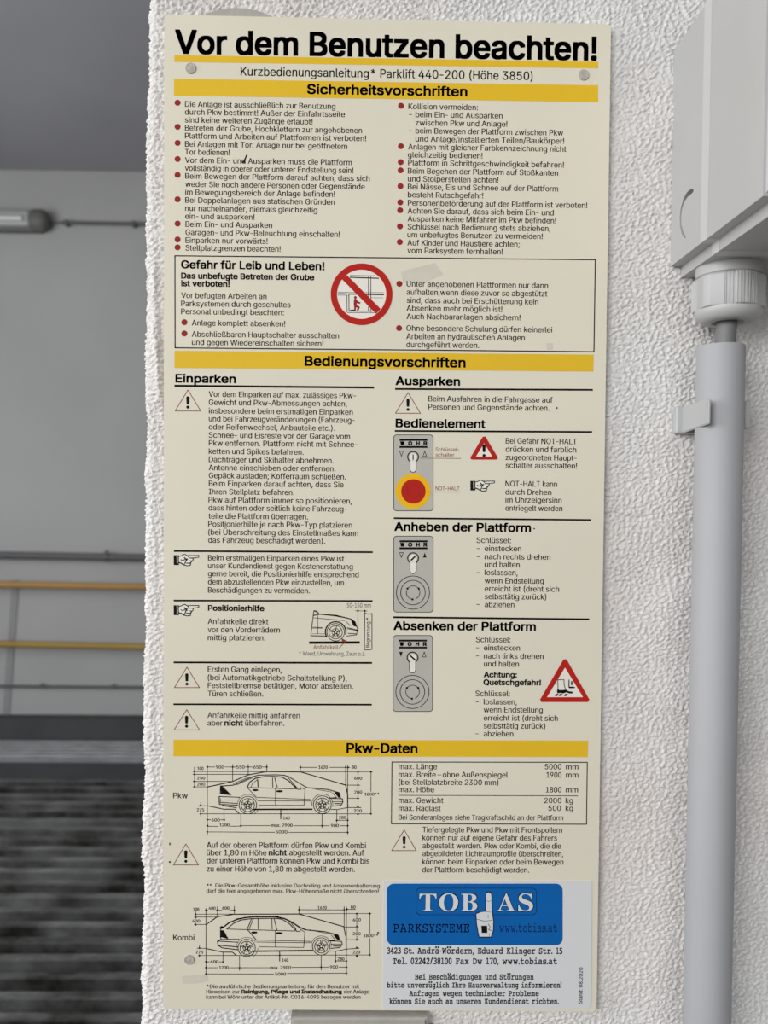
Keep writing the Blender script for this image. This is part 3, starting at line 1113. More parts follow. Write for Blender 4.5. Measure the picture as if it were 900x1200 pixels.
block([('Vor dem Einparken auf max. zulässiges Pkw-', 182, 757, 117), ('Gewicht und Pkw-Abmessungen achten,', 182, 722, 149),
       ('insbesondere beim erstmaligen Einparken', 182, 745, 182), ('und bei Fahrzeugveränderungen (Fahrzeug-', 182, 752, 213),
       ('oder Reifenwechsel, Anbauteile etc.).', 182, 675, 245), ('Schnee- und Eisreste vor der Garage vom', 182, 734, 277),
       ('Pkw entfernen. Plattform nicht mit Schnee-', 182, 763, 308), ('ketten und Spikes befahren.', 182, 553, 340),
       ('Dachträger und Skihalter abnehmen.', 182, 670, 372), ('Antenne einschieben oder entfernen.', 182, 677, 404),
       ('Gepäck ausladen; Kofferraum schließen.', 182, 718, 435), ('Beim Einparken darauf achten, dass Sie', 182, 709, 466),
       ('Ihren Stellplatz befahren.', 182, 516, 498), ('Pkw auf Plattform immer so positionieren,', 181, 741, 530),
       ('dass hinten oder seitlich keine Fahrzeug-', 181, 722, 561), ('teile die Plattform überragen.', 181, 570, 593),
       ('Positionierhilfe je nach Pkw-Typ platzieren', 180, 742, 624), ('(bei Überschreitung des Einstellmaßes kann', 180, 766, 656),
       ('das Fahrzeug beschädigt werden).', 180, 637, 687)], V1)
block([('Beim erstmaligen Einparken eines Pkw ist', 179, 711, 756), ('unser Kundendienst gegen Kostenerstattung', 179, 745, 787),
       ('gerne bereit, die Positionierhilfe entsprechend', 179, 768, 818), ('dem abzustellenden Pkw einzustellen, um', 179, 710, 850),
       ('Beschädigungen zu vermeiden.', 179, 577, 882)], V1)
block([('Anfahrkeile direkt', 178, 415, 138), ('vor den Vorderrädern', 178, 460, 170), ('mittig platzieren.', 178, 403, 201)], V3)
block([('Ersten Gang einlegen,', 178, 467, 325), ('(bei Automatikgetriebe Schaltstellung P),', 178, 722, 357),
       ('Feststellbremse betätigen, Motor abstellen.', 178, 746, 388), ('Türen schließen.', 178, 395, 420)], V3)
block([('Anfahrkeile mittig anfahren', 177, 538, 504), ('aber', 177, 236, 535), ('nicht', 243, 316, 535, 0.36), ('überfahren.', 324, 478, 535)], V3)
block([('Beim Ausfahren in die Fahrgasse auf', 173, 659, 135), ('Personen und Gegenstände achten.', 173, 646, 167)], V2)
block([('Bei Gefahr NOT-HALT', 475, 753, 300), ('drücken und farblich', 475, 751, 332), ('zugeordneten Haupt-', 475, 752, 364),
       ('schalter ausschalten!', 475, 754, 395)], V2)
block([('NOT-HALT kann', 474, 676, 467), ('durch Drehen', 474, 654, 499), ('im Uhrzeigersinn', 474, 694, 530), ('entriegelt werden', 474, 697, 562)], V2)
block([('Schlüssel:', 361, 496, 121), ('–', 362, 374, 152), ('einstecken', 393, 536, 153), ('–', 362, 374, 184), ('nach rechts drehen', 393, 650, 185),
       ('und halten', 393, 530, 216), ('–', 362, 374, 246), ('loslassen,', 393, 522, 247), ('wenn Endstellung', 393, 624, 279),
       ('erreicht ist (dreht sich', 393, 684, 310), ('selbsttätig zurück)', 393, 634, 341), ('–', 361, 373, 371), ('abziehen', 393, 509, 372)], V4)
block([('Schlüssel:', 359, 494, 509), ('–', 359, 371, 540), ('einstecken', 390, 531, 541), ('–', 359, 371, 572), ('nach links drehen', 390, 623, 573),
       ('und halten', 390, 527, 604)], V4)
block([('Schlüssel:', 357, 492, 720), ('–', 358, 370, 751), ('loslassen,', 389, 519, 752), ('wenn Endstellung', 389, 620, 783),
       ('erreicht ist (dreht sich', 389, 679, 815), ('selbsttätig zurück)', 389, 630, 846), ('–', 357, 369, 876), ('abziehen', 389, 505, 877)], V4)


def crush_triangle():
    g = Ink(625, 765, 900 / 70, layer=1)
    g.poly([(475, 190), (170, 700), (770, 700)])
    root = g.build('hazard_triangle', M_WHITE, SIGN, 'large red triangle with a boot about to be crushed')
    g = Ink(625, 765, 900 / 70, layer=2)
    g.poly([(455, 97), (500, 97), (845, 705), (820, 742), (120, 742), (100, 705)], hole=[(477, 222), (205, 668), (748, 668)])
    g.build('red_border', M_RED, root)
    g = Ink(625, 765, 900 / 70, layer=3)
    g.stroke([(372, 560), (368, 405), (462, 405), (462, 470), (480, 540), (500, 570)], 0.8)
    g.poly([(365, 540), (390, 560), (440, 560), (480, 555), (540, 580), (590, 585), (590, 612), (540, 612), (500, 595), (450, 610), (400, 605), (360, 612), (355, 575)])
    for x in (330, 390, 470):
        g.poly([(x + 10, 618), (x + 52, 618), (x + 30, 650), (x - 12, 650)])
    g.stroke([(537, 408), (537, 520), (620, 522)], 1.2)
    g.poly([(568, 425), (588, 425), (590, 470), (582, 490), (574, 490), (566, 470)])
    g.poly([(537, 512), (600, 508), (620, 532), (540, 534)])
    g.build('boot_pictogram', M_INK, root)


crush_triangle()


def control_panel(view, kind):
    """kind: 'stop' (coloured button), 'up', 'down'. Drawn in an enlargement of 11.43"""
    ox, oy = view
    s = 80 / 7
    g = Ink(ox, oy, s, layer=1)
    out = g.rrect(72, 95, 600, 1112, 42)
    g.poly(out)
    root = g.build('control_panel_diagram', M_PLATE, SIGN, {'stop': 'control panel drawing with a red and yellow stop button',
                                                            'up': 'grey control panel drawing with the right arrow filled',
                                                            'down': 'grey control panel drawing with the left arrow filled'}[kind])
    g = Ink(ox, oy, s, layer=2)
    g.stroke(out, 0.75, closed=True)
    # maker's lettering between two bars
    g.poly([(150, 150), (524, 150), (524, 176), (150, 176)]); g.poly([(150, 244), (524, 244), (524, 270), (150, 270)])
    for ch, xa, xb in (('W', 160, 215), ('O', 265, 322), ('H', 372, 422), ('R', 470, 522)):
        g.text(ch, xa, xb, 236, 4.9, 0.45)
    g.build('panel_outline', M_INK, root)
    g = Ink(ox, oy, s, layer=2)

    def tri(cx, cy, up, fill):
        pts = [(cx - 24, cy + 34), (cx + 24, cy + 34), (cx, cy - 34)] if up else [(cx - 24, cy - 34), (cx + 24, cy - 34), (cx, cy + 34)]
        if fill:
            g.poly(pts)
        else:
            g.stroke(pts, 0.7, closed=True)
    tri(176, 348, False, kind == 'down'); tri(488, 348, True, kind == 'up')
    g.ring(332, 390, 72, 1.3)
    g.stroke([(290, 455), (290, 560), (305, 590), (332, 598), (360, 590), (374, 560), (374, 455)], 0.7)
    g.build('panel_symbols', M_GREY_INK, root)
    g = Ink(ox, oy, s, layer=3)
    g.poly([(296, 440), (368, 440), (368, 558), (356, 582), (332, 590), (308, 582), (296, 558)])
    g.disc(332, 392, 52, n=28)
    g.build('key_cylinder', M_WHITE, root)
    g = Ink(ox, oy, s, layer=4)
    dx, dy = {'stop': (0, 36), 'up': (30, -28), 'down': (-34, -30)}[kind]
    g.stroke([(332 - dx, 392 - dy), (332 + dx, 392 + dy)], 1.9 if kind != 'stop' else 1.3)
    g.build('key_slot', M_INK, root)
    cy = 850
    if kind == 'stop':
        g = Ink(ox, oy, s, layer=2)
        g.disc(330, cy, 236, n=48)
        tag(g.build('button_collar', M_ORANGE, root), 'yellow collar of the stop button')
        g = Ink(ox, oy, s, layer=3)
        g.disc(336, cy + 2, 164, n=48)
        tag(g.build('stop_button', M_RED, root), 'red mushroom stop button')
        g = Ink(ox, oy, s, layer=4)
        for a in (10, 130, 250):
            g.ring(336, cy, 88, 0.8, a, a + 85, n=14)
        g.build('turn_arrows', M_BULLET, root)
    else:
        g = Ink(ox, oy, s, layer=3)
        g.ring(330, cy, 222, 0.8); g.ring(330, cy, 164, 0.8)
        for a in (-35, 95, 215):
            g.ring(332, cy, 90, 0.75, a, a + 105, n=18)
            t = math.radians(a)
            g.disc(332 + 92 * math.cos(t), cy + 92 * math.sin(t), 15, n=10)
        g.build('stop_button', M_INK, root)


control_panel((455, 501.3), 'stop')
control_panel((455, 620), 'up')
control_panel((454.4, 736.4), 'down')

g = Ink(455, 500, 900 / 140, layer=3)
g.text('Schlüssel-', 356, 532, 185, 4.4, 0.0); g.text('schalter', 356, 497, 225, 4.4, 0.0); g.text('NOT-HALT', 356, 536, 478, 4.4, 0.0)
g.stroke([(240, 237), (546, 239)], 0.6); g.stroke([(285, 491), (546, 492)], 0.6)
g.build('callout_text', M_BROWN, SIGN, 'thin brown callouts naming the key switch and stop button')


def wheel(g, cx, cy, r, spokes=5, w=0.55):
    w *= 1.2
    g.ring(cx, cy, r, w * 1.3); g.ring(cx, cy, r * 0.76, w * 1.2); g.ring(cx, cy, r * 0.17, w * 1.6)
    for i in range(spokes):
        a = math.radians(-90 + 360 / spokes * i)
        for d in (-0.14, 0.14):
            g.stroke([(cx + r * .15 * math.cos(a + d), cy + r * .15 * math.sin(a + d)), (cx + r * .72 * math.cos(a + d), cy + r * .72 * math.sin(a + d))], w * 1.1)
    g.ring(cx, cy, r * 0.42, w, n=30)


def positioning_diagram():
    g = Ink(345, 700, 9, layer=1)
    s = g.stroke
    s([(172, 405), (205, 140), (275, 180), (420, 195), (590, 225), (640, 260), (665, 330), (655, 395), (550, 408)], 0.9)
    s([(205, 190), (270, 178), (440, 190), (600, 230)], 1.2); s([(200, 215), (340, 228), (530, 245)], 0.7); s([(247, 190), (247, 385)], 0.6)
    s([(172, 405), (335, 408)], 1.1); s([(185, 385), (320, 385)], 0.5); s([(190, 315), (295, 318)], 0.7); s([(190, 325), (295, 325)], 0.7)
    s([(205, 140), (235, 145), (265, 178)], 0.9)
    g.poly([(590, 228), (620, 238), (648, 275), (652, 312), (620, 300)])
    s([(540, 250), (590, 300)], 0.7); s([(555, 320), (665, 345)], 0.9); s([(555, 332), (620, 340)], 0.7); s([(565, 380), (655, 385)], 0.9); s([(620, 350), (660, 352)], 1.2)
    g.ring(435, 365, 108, 1.5, 150, 375, n=40)
    wheel(g, 435, 368, 92)
    s([(155, 478), (690, 476)], 3.0)
    s([(670, 130), (670, 350)], 0.6); s([(742, 130), (742, 165)], 0.6); s([(640, 142), (770, 144)], 0.6)
    g.disc(670, 142, 11, n=10); g.disc(742, 143, 11, n=10)
    s([(742, 165), (780, 178), (818, 170), (818, 548), (780, 555), (738, 552)], 0.9, closed=True)
    g.text('50-150 mm', 555, 805, 105, 5.0, 0.0); g.text('Begrenzung *', 528, 215, 794, 4.6, 0.12, rot=True)
    g.text('* Wand, Umwehrung, Zaun o.ä.', 48, 750, 612, 4.8, 0.0)
    o = g.build('car_front_diagram', M_INK, SIGN, 'small drawing of a car front stopping before a barrier')
    r = Ink(345, 700, 9, layer=2)
    r.text('Anfahrkeil', 200, 462, 545, 4.6, 0.0); r.poly([(500, 432), (560, 465), (500, 470)])
    r.stroke([(470, 535), (535, 470)], 0.8)
    r.build('chock_callout', M_BROWN, o)


positioning_diagram()


def car_diagram(kind):
    dim, car = Ink(layer=1), Ink(layer=2)
    texts = {n: Ink(layer=1) for n in 'AaBbCD'}
    sed = kind == 'sedan'
    A = (220, 885, 900 / 115) if sed else (215, 1050, 7.5)
    B = (325, 885, 7.5) if sed else (325, 1050, 7.2)

    def dots(v, *pts):
        dim.view(*v)
        for p in pts:
            dim.disc(p[0], p[1], 1.5 * v[2], n=4)

    def line(v, pts, w=0.62):
        dim.view(*v)
        dim.stroke(pts, w * 1.25)

    def conv(v, p):      # into the coordinates of the photograph
        return (v[0] + p[0] / v[2], v[1] + p[1] / v[2])

    def mix(pa, pb, w=0.62, ink=dim):
        ink.view(0, 0, 1)
        ink.stroke([conv(A, p) for p in pa] + [conv(B, p) for p in pb], w * 1.22)

    def t(v, s, x0, x1, base):
        txt = texts['AaBb'[(0 if v is A else 2) + (base > 420)]].view(*v)
        txt.text(s, x0, x1, base, 4.0, 0.2)

    def c(v, pts, w=0.6, closed=False):
        car.view(*v)
        car.stroke(pts, w * 1.25, closed)
    if sed:
        mix([(185, 290), (405, 243), (555, 180), (725, 150)], [(205, 147), (600, 262), (618, 350), (619, 460)], 1.0)
        mix([(120, 537)], [(830, 515)]); mix([(45, 150)], [(838, 147)], 0.55)
        line(A, [(180, 85), (180, 730)]); line(B, [(618, 85), (618, 695)])
        line(A, [(180, 463), (330, 495), (430, 495), (470, 532)], 0.9); mix([(600, 497)], [(310, 475)], 1.5)
        line(B, [(470, 476), (530, 477), (618, 460), (735, 460)], 0.7)
        line(A, [(180, 108), (250, 108)]); line(A, [(338, 108), (440, 108)]); line(A, [(525, 108), (595, 108)]); line(A, [(682, 108), (725, 108)])
        for x, y in ((412, 240), (555, 180), (725, 150)):
            line(A, [(x, 82), (x, y)])
        line(A, [(62, 105), (62, 295)]); line(A, [(45, 175), (580, 175)]); line(A, [(45, 240), (410, 240)]); line(A, [(45, 290), (190, 290)])
        dots(A, (180, 108), (412, 108), (555, 108), (725, 108), (62, 150), (62, 175), (62, 240), (62, 290), (118, 460), (118, 537))
        line(A, [(120, 430), (120, 465)]); line(A, [(120, 535), (120, 562)]); line(A, [(100, 463), (190, 463)])
        line(A, [(180, 592), (212, 592)]); line(A, [(298, 592), (340, 592)]); line(A, [(333, 498), (333, 600)]); dots(A, (180, 592), (333, 592))
        line(A, [(180, 652), (280, 652)]); line(A, [(390, 652), (487, 650)]); line(A, [(487, 535), (487, 662)]); dots(A, (180, 645), (487, 648))
        line(A, [(487, 646), (760, 646)]); line(B, [(140, 620), (460, 620)]); line(B, [(548, 620), (618, 620)]); line(B, [(393, 515), (393, 640)])
        line(A, [(180, 703), (800, 707)]); line(B, [(100, 678), (618, 678)]); dots(A, (180, 703)); dots(B, (393, 620), (618, 620), (618, 678))
        line(B, [(30, 478), (30, 562)], 0.9); dots(B, (30, 517))
        line(B, [(200, 107), (350, 107)]); line(B, [(460, 107), (640, 107)]); line(B, [(203, 85), (203, 147)]); line(B, [(600, 85), (600, 262)])
        dots(B, (203, 107), (600, 107), (622, 107), (708, 147), (708, 262), (708, 378), (708, 455), (708, 518), (823, 147), (823, 515))
        line(B, [(708, 140), (708, 185)]); line(B, [(708, 222), (708, 305)]); line(B, [(708, 345), (708, 378)]); line(B, [(708, 432), (708, 460)]); line(B, [(708, 510), (708, 545)])
        line(B, [(605, 263), (728, 263)]); line(B, [(620, 378), (720, 378)])
        line(B, [(823, 147), (823, 322)]); line(B, [(823, 365), (823, 515)])
        line(B, [(522, 480), (522, 590)]); line(B, [(522, 572), (618, 572)]); dots(B, (522, 573), (618, 572))
        for s, x0, x1, b in (('100', 88, 145, 136), ('250', 85, 160, 224), ('200', 85, 160, 280), ('900', 258, 332, 124), ('550', 446, 522, 124), ('650', 602, 678, 124),
                             ('275', 82, 150, 516), ('600', 218, 295, 609), ('1200', 292, 382, 654)):
            t(A, s, x0, x1, b)
        for s, x0, x1, b in (('140', 50, 110, 567), ('1620', 362, 442, 120), ('80', 652, 696, 120), ('600', 675, 745, 216), ('200', 675, 745, 339), ('220', 673, 742, 503),
                             ('1800**', 766, 895, 357), ('280', 541, 606, 562), ('900', 470, 540, 633)):
            t(B, s, x0, x1, b)
        txt = texts['C'].view(0, 0, 1)
        txt.text('max. 2900', conv(A, (765, 0))[0], conv(B, (134, 0))[0], conv(A, (0, 657))[1], 4.0, 0.2)
        txt = texts['D'].view(0, 0, 1)
        txt.text('5000', conv(A, (806, 0))[0], conv(B, (88, 0))[0], conv(A, (0, 718))[1], 4.0, 0.2)
        # the car
        c(A, [(300, 283), (415, 275), (440, 265), (585, 200)], 0.9); c(A, [(415, 262), (560, 200)], 0.5); c(A, [(440, 276), (595, 206)], 0.5)
        c(A, [(300, 283), (298, 350), (395, 364)], 0.8)
        car.poly([(300, 285), (322, 288), (398, 362), (305, 350)])
        c(A, [(288, 378), (290, 450), (455, 458)], 0.9); c(A, [(288, 378), (480, 386)], 0.8); c(A, [(300, 412), (470, 410)], 0.5); c(A, [(296, 432), (455, 442)], 0.8)
        c(A, [(315, 460), (450, 482)], 0.9); c(A, [(300, 395), (300, 440)], 0.5)
        mix([(585, 200), (650, 182), (760, 180)], [(0, 172), (60, 176), (100, 188), (200, 250), (262, 285)], 0.9, car)
        mix([(545, 295), (570, 245), (620, 212), (700, 196), (780, 194)], [(0, 187), (40, 192), (100, 225), (170, 295)], 1.0, car)
        mix([(545, 295)], [(170, 297)], 0.7, car)
        c(A, [(640, 222), (646, 292)], 0.9); c(A, [(580, 292), (592, 262), (640, 222)], 0.5)
        c(A, [(778, 205), (780, 296)], 0.7); c(A, [(796, 202), (822, 298)], 0.7); c(A, [(545, 295), (632, 388)], 0.6); c(A, [(805, 300), (805, 456)], 0.6)
        mix([(635, 386)], [(290, 388)], 0.6, car); mix([(640, 418)], [(290, 402)], 0.6, car); c(B, [(290, 388), (290, 402)], 0.6)
        mix([(650, 458)], [(235, 440)], 0.6, car); c(B, [(235, 440), (243, 300), (205, 284)], 0.6)
        c(B, [(90, 190), (168, 282), (180, 300), (205, 300), (205, 284)], 0.7)
        c(B, [(262, 285), (330, 290), (450, 302), (545, 330)], 0.9); c(B, [(330, 298), (480, 324)], 0.5); car.view(*B); car.disc(318, 290, 14, 6, 12)
        car.poly([(500, 325), (545, 328), (560, 378), (535, 372)]); c(B, [(485, 330), (520, 372), (460, 374)], 0.6)
        c(B, [(460, 378), (570, 382), (576, 408), (560, 440), (480, 448)], 0.8); c(B, [(480, 408), (570, 408)], 0.6); c(B, [(500, 425), (560, 425)], 0.9)
        car.view(*A); car.disc(620, 320, 28, 10, 14); car.disc(842, 330, 32, 10, 14)
        wheel(car, 551, 457, 80); car.ring(551, 455, 96, 0.5, 175, 330, n=30); car.ring(560, 455, 96, 0.5, 0, 60, n=12)
        car.view(*B); wheel(car, 395, 435, 78); car.ring(395, 432, 92, 0.6, 170, 365, n=30)
    else:
        mix([(200, 250), (298, 182), (445, 160)], [(185, 152), (560, 258), (580, 350), (582, 450)], 1.0)
        mix([(130, 523)], [(790, 497)]); mix([(95, 160)], [(795, 147)], 0.55)
        line(A, [(198, 105), (198, 700)]); line(B, [(583, 90), (583, 670)])
        line(A, [(200, 462), (345, 493), (430, 493), (465, 522)], 0.9); mix([(610, 485)], [(300, 460)], 1.5)
        line(B, [(440, 463), (495, 465), (582, 448), (690, 440)], 0.7)
        line(A, [(198, 125), (215, 125)]); line(A, [(285, 125), (335, 125)]); line(A, [(405, 125), (450, 125)])
        for x, y in ((298, 182), (447, 160)):
            line(A, [(x, 90), (x, y)])
        line(A, [(107, 130), (107, 200)]); line(A, [(107, 235), (107, 262)]); line(A, [(95, 185), (298, 185)]); line(A, [(92, 250), (200, 250)])
        dots(A, (198, 125), (298, 125), (447, 125), (107, 160), (107, 187), (107, 252), (140, 457), (140, 523))
        line(A, [(140, 432), (140, 462)]); line(A, [(140, 515), (140, 540)]); line(A, [(118, 460), (200, 460)])
        line(A, [(198, 578), (230, 578)]); line(A, [(312, 578), (350, 578)]); line(A, [(347, 495), (347, 592)]); dots(A, (198, 578), (347, 580))
        line(A, [(198, 630), (300, 630)]); line(A, [(400, 630), (750, 630)]); line(A, [(493, 525), (493, 657)]); dots(A, (198, 630), (493, 630))
        line(B, [(118, 602), (435, 600)]); line(B, [(518, 600), (583, 600)]); line(B, [(370, 500), (370, 628)]); dots(B, (370, 600), (583, 600), (583, 650))
        line(A, [(198, 684), (795, 686)]); line(B, [(82, 653), (583, 651)]); dots(A, (198, 684))
        line(B, [(20, 460), (20, 552)], 0.9); dots(B, (20, 500))
        line(B, [(183, 115), (565, 117)]); line(B, [(588, 112), (660, 112)]); line(B, [(183, 88), (183, 152)]); line(B, [(564, 88), (564, 258)])
        dots(B, (183, 115), (564, 115), (588, 112), (670, 150), (670, 258), (670, 368), (670, 437), (670, 506), (780, 148), (780, 497))
        line(B, [(670, 147), (670, 185)]); line(B, [(670, 222), (670, 300)]); line(B, [(670, 338), (670, 368)]); line(B, [(670, 425), (670, 445)]); line(B, [(670, 492), (670, 518)])
        line(B, [(565, 261), (688, 261)]); line(B, [(583, 368), (690, 368)])
        line(B, [(780, 147), (780, 315)]); line(B, [(780, 355), (780, 497)])
        line(B, [(492, 468), (492, 565)]); line(B, [(490, 548), (585, 548)]); dots(B, (491, 548), (583, 548))
        for s, x0, x1, b in (('100', 86, 138, 131), ('400', 220, 282, 122), ('600', 340, 403, 120), ('400', 76, 146, 234), ('275', 108, 173, 507), ('600', 236, 308, 592), ('1200', 313, 396, 643)):
            t(A, s, x0, x1, b)
        for s, x0, x1, b in (('1620', 341, 416, 112), ('80', 618, 660, 107), ('600', 637, 704, 215), ('200', 636, 703, 332), ('220', 637, 699, 487), ('1800**', 729, 850, 348),
                             ('280', 508, 566, 544), ('900', 443, 511, 613), ('140', 39, 93, 555)):
            t(B, s, x0, x1, b)
        txt = texts['C'].view(0, 0, 1)
        txt.text('max. 2900', conv(A, (757, 0))[0], conv(B, (115, 0))[0], conv(A, (0, 643))[1], 4.0, 0.2)
        txt = texts['D'].view(0, 0, 1)
        txt.text('5000', conv(A, (805, 0))[0], conv(B, (73, 0))[0], conv(A, (0, 700))[1], 4.0, 0.2)
        mix([(335, 285), (400, 235), (470, 205), (540, 190), (620, 182), (790, 182)], [(0, 178), (60, 190), (130, 225), (185, 262), (240, 285)], 1.3, car)
        mix([(470, 200), (640, 178), (800, 178)], [(10, 172)], 0.9, car)
        mix([(380, 288), (440, 240), (500, 212), (600, 198), (790, 196)], [(0, 190), (40, 196), (100, 232), (155, 290)], 0.9, car)
        mix([(380, 290)], [(152, 295)], 0.7, car)
        c(A, [(598, 200), (560, 292), (642, 388)], 0.8); c(A, [(612, 202), (578, 290)], 0.6); c(A, [(655, 200), (657, 292)], 0.7)
        c(A, [(776, 200), (780, 295)], 0.7); c(A, [(796, 200), (822, 300)], 0.7); c(A, [(806, 300), (808, 446)], 0.6)
        c(A, [(335, 272), (325, 272), (325, 356), (390, 372)], 0.8)
        car.view(*A); car.poly([(328, 300), (352, 300), (392, 370), (330, 356)]); car.disc(336, 274, 12, 12, 10)
        c(A, [(325, 356), (330, 380), (490, 378)], 0.7); c(A, [(300, 396), (480, 406)], 0.8); c(A, [(330, 380), (298, 398), (305, 435), (340, 455), (475, 472)], 0.9)
        c(A, [(310, 432), (480, 448)], 0.9)
        mix([(632, 386)], [(275, 382)], 0.6, car); mix([(640, 404)], [(275, 394)], 0.6, car); c(B, [(275, 382), (275, 394)], 0.6)
        mix([(660, 446)], [(222, 434)], 0.6, car); c(B, [(222, 434), (232, 305), (200, 284)], 0.6)
        c(B, [(100, 205), (152, 272), (162, 298), (190, 298), (198, 282)], 0.7)
        c(B, [(240, 285), (400, 300), (505, 326)], 0.9); c(B, [(300, 292), (440, 318)], 0.5); car.view(*B); car.disc(276, 288, 13, 6, 12)
        car.poly([(470, 326), (515, 325), (532, 376), (505, 370)]); c(B, [(455, 328), (490, 372), (445, 374)], 0.6)
        c(B, [(440, 378), (540, 382), (548, 405), (530, 434), (450, 442)], 0.8); c(B, [(450, 405), (540, 405)], 0.6); c(B, [(470, 422), (530, 422)], 0.9)
        car.view(*A); car.disc(622, 320, 28, 10, 14); car.disc(840, 326, 32, 10, 14)
        wheel(car, 555, 455, 76); car.ring(555, 452, 90, 0.5, 175, 330, n=30); car.ring(562, 455, 92, 0.5, 0, 60, n=12)
        car.view(*B); wheel(car, 370, 425, 73); car.ring(370, 422, 86, 0.6, 170, 365, n=30)
    root = car.build('car_diagram', M_INK, SIGN, 'side view line drawing of a saloon car' if sed else 'side view line drawing of an estate car')
    dim.build('dimension_lines', M_GREY_INK, root)
    for txt in texts.values():
        txt.build('dimension_text', M_GREY_INK, root)


car_diagram('sedan')
car_diagram('estate')
block([('Pkw', 43, 100, 252)], V5, cap=6.9)
block([('Kombi', 43, 126, 273)], V7, cap=6.9)
block([('Auf der oberen Plattform dürfen Pkw und Kombi', 174, 796, 445), ('über 1,80 m Höhe', 174, 408, 475), ('nicht', 416, 487, 475, 0.36), ('abgestellt werden. Auf', 496, 789, 475),
       ('der unteren Plattform können Pkw und Kombi bis', 174, 810, 506), ('zu einer Höhe von 1,80 m abgestellt werden.', 173, 753, 538)], V5, cap=7.0, bold=0.18)
block([('**', 175, 193, 67), ('Die Pkw-Gesamthöhe inklusive Dachreling und Antennenhalterung', 208, 850, 66),
       ('darf die hier angegebenen max. Pkw-Höhenmaße nicht überschreiten!', 173, 846, 87)], V7, cap=4.7, bold=0.14)
block([('*Die ausführliche Bedienungsanleitung für den Benutzer mit', 173, 770, 461), ('Hinweisen zur', 172, 303, 481), ('Reinigung, Pflege und Instandhaltung', 310, 702, 481, 0.36),
       ('der Anlage', 710, 810, 481), ('kann bei Wöhr unter der Artikel-Nr. C016-4095 bezogen werden', 172, 775, 502)], V7, cap=4.8, bold=0.16)
k = Ink(*V6, layer=1)
k.stroke([(31, 110), (794, 111), (791, 353), (29, 351)], 1.1, closed=True)
k.stroke([(57, 240), (758, 242)], 0.8)
k.build('frame_line', M_INK, SIGN, 'thin black frame around the car data table')
block([('max. Länge', 57, 207, 138), ('max. Breite – ohne Außenspiegel', 57, 484, 169), ('(bei Stellplatzbreite 2300 mm)', 57, 447, 199), ('max. Höhe', 57, 196, 228),
       ('max. Gewicht', 57, 232, 270), ('max. Radlast', 57, 222, 301)], V6, cap=6.7, bold=0.15)
block([('5000', 628, 693, 139), ('mm', 710, 759, 139), ('1900', 634, 693, 171), ('mm', 710, 759, 171), ('1800', 632, 693, 229), ('mm', 710, 758, 229),
       ('2000', 626, 693, 271), ('kg', 709, 738, 271), ('500', 642, 691, 301), ('kg', 709, 738, 301)], V6, cap=6.7, bold=0.15)
block([('Bei Sonderanlagen siehe Tragkraftschild an der Plattform', 57, 700, 336)], V6, cap=6.4)
block([('Tiefergelegte Pkw und Pkw mit Frontspoilern', 150, 696, 385), ('können nur auf eigene Gefahr des Fahrers', 150, 676, 416),
       ('abgestellt werden. Pkw oder Kombi, die die', 150, 692, 447), ('abgebildeten Lichtraumprofile überschreiten,', 150, 700, 478),
       ('können beim Einparken oder beim Bewegen', 149, 701, 510), ('der Plattform beschädigt werden.', 149, 567, 541)], V6, bold=0.15)

# marks left on the panel
k = Ink(layer=2)
k.poly([(290, 181.5), (289, 180.5), (285.5, 188), (282.5, 191.3), (286.3, 190.6)])
k.disc(652.5, 478, 1.0, n=10); k.disc(443, 1093, 1.1, n=10); k.disc(626, 619.5, 1.0, 0.8, n=10)
k.disc(199, 1010, 1.1, n=10); k.disc(199, 989, 0.8, 1.6, n=10)
k.build('pen_mark', M_INK, SIGN, 'small dark scratch and specks on the panel')
k = Ink(layer=1)
k.poly([(213, 1143.5), (243, 1142), (245, 1150), (228, 1153), (214, 1152.5)])
k.build('smudge', M_SMUDGE, SIGN, 'faint grey rubbed smudge near the bottom left corner')
k = Ink(layer=1)
k.poly([(470, 318), (510, 308), (520, 322), (500, 330), (472, 331)])
k.build('smudge', M_SMUDGE, SIGN, 'faint grey rubbed smudge in the danger frame')
k = Ink(layer=1)
k.poly([(640, 402), (648, 402), (648, 410), (641, 410)])
k.build('smudge', M_SMUDGE, SIGN, 'small faint smudge at the foot of the danger frame')


def pin(px, py, r_px=6.4):
    c = at(px, py)
    r = r_px * 0.4362 / FPX
    bm = bmesh.new()
    bm_lathe(bm, c[0], c[2], [(r, 0.0005), (r, -0.00025), (r * 0.9, -0.0006), (r * 0.62, -0.00045), (r * 0.3, -0.0006), (r * 0.02, -0.00062)], n=32, axis='Y')
    o = shade_angle(from_bm('screw_cap', bm, M_PIN, SIGN))
    return o


pin(223.6, 80.2); pin(684, 88); pin(221.8, 1124.6, 6.0)


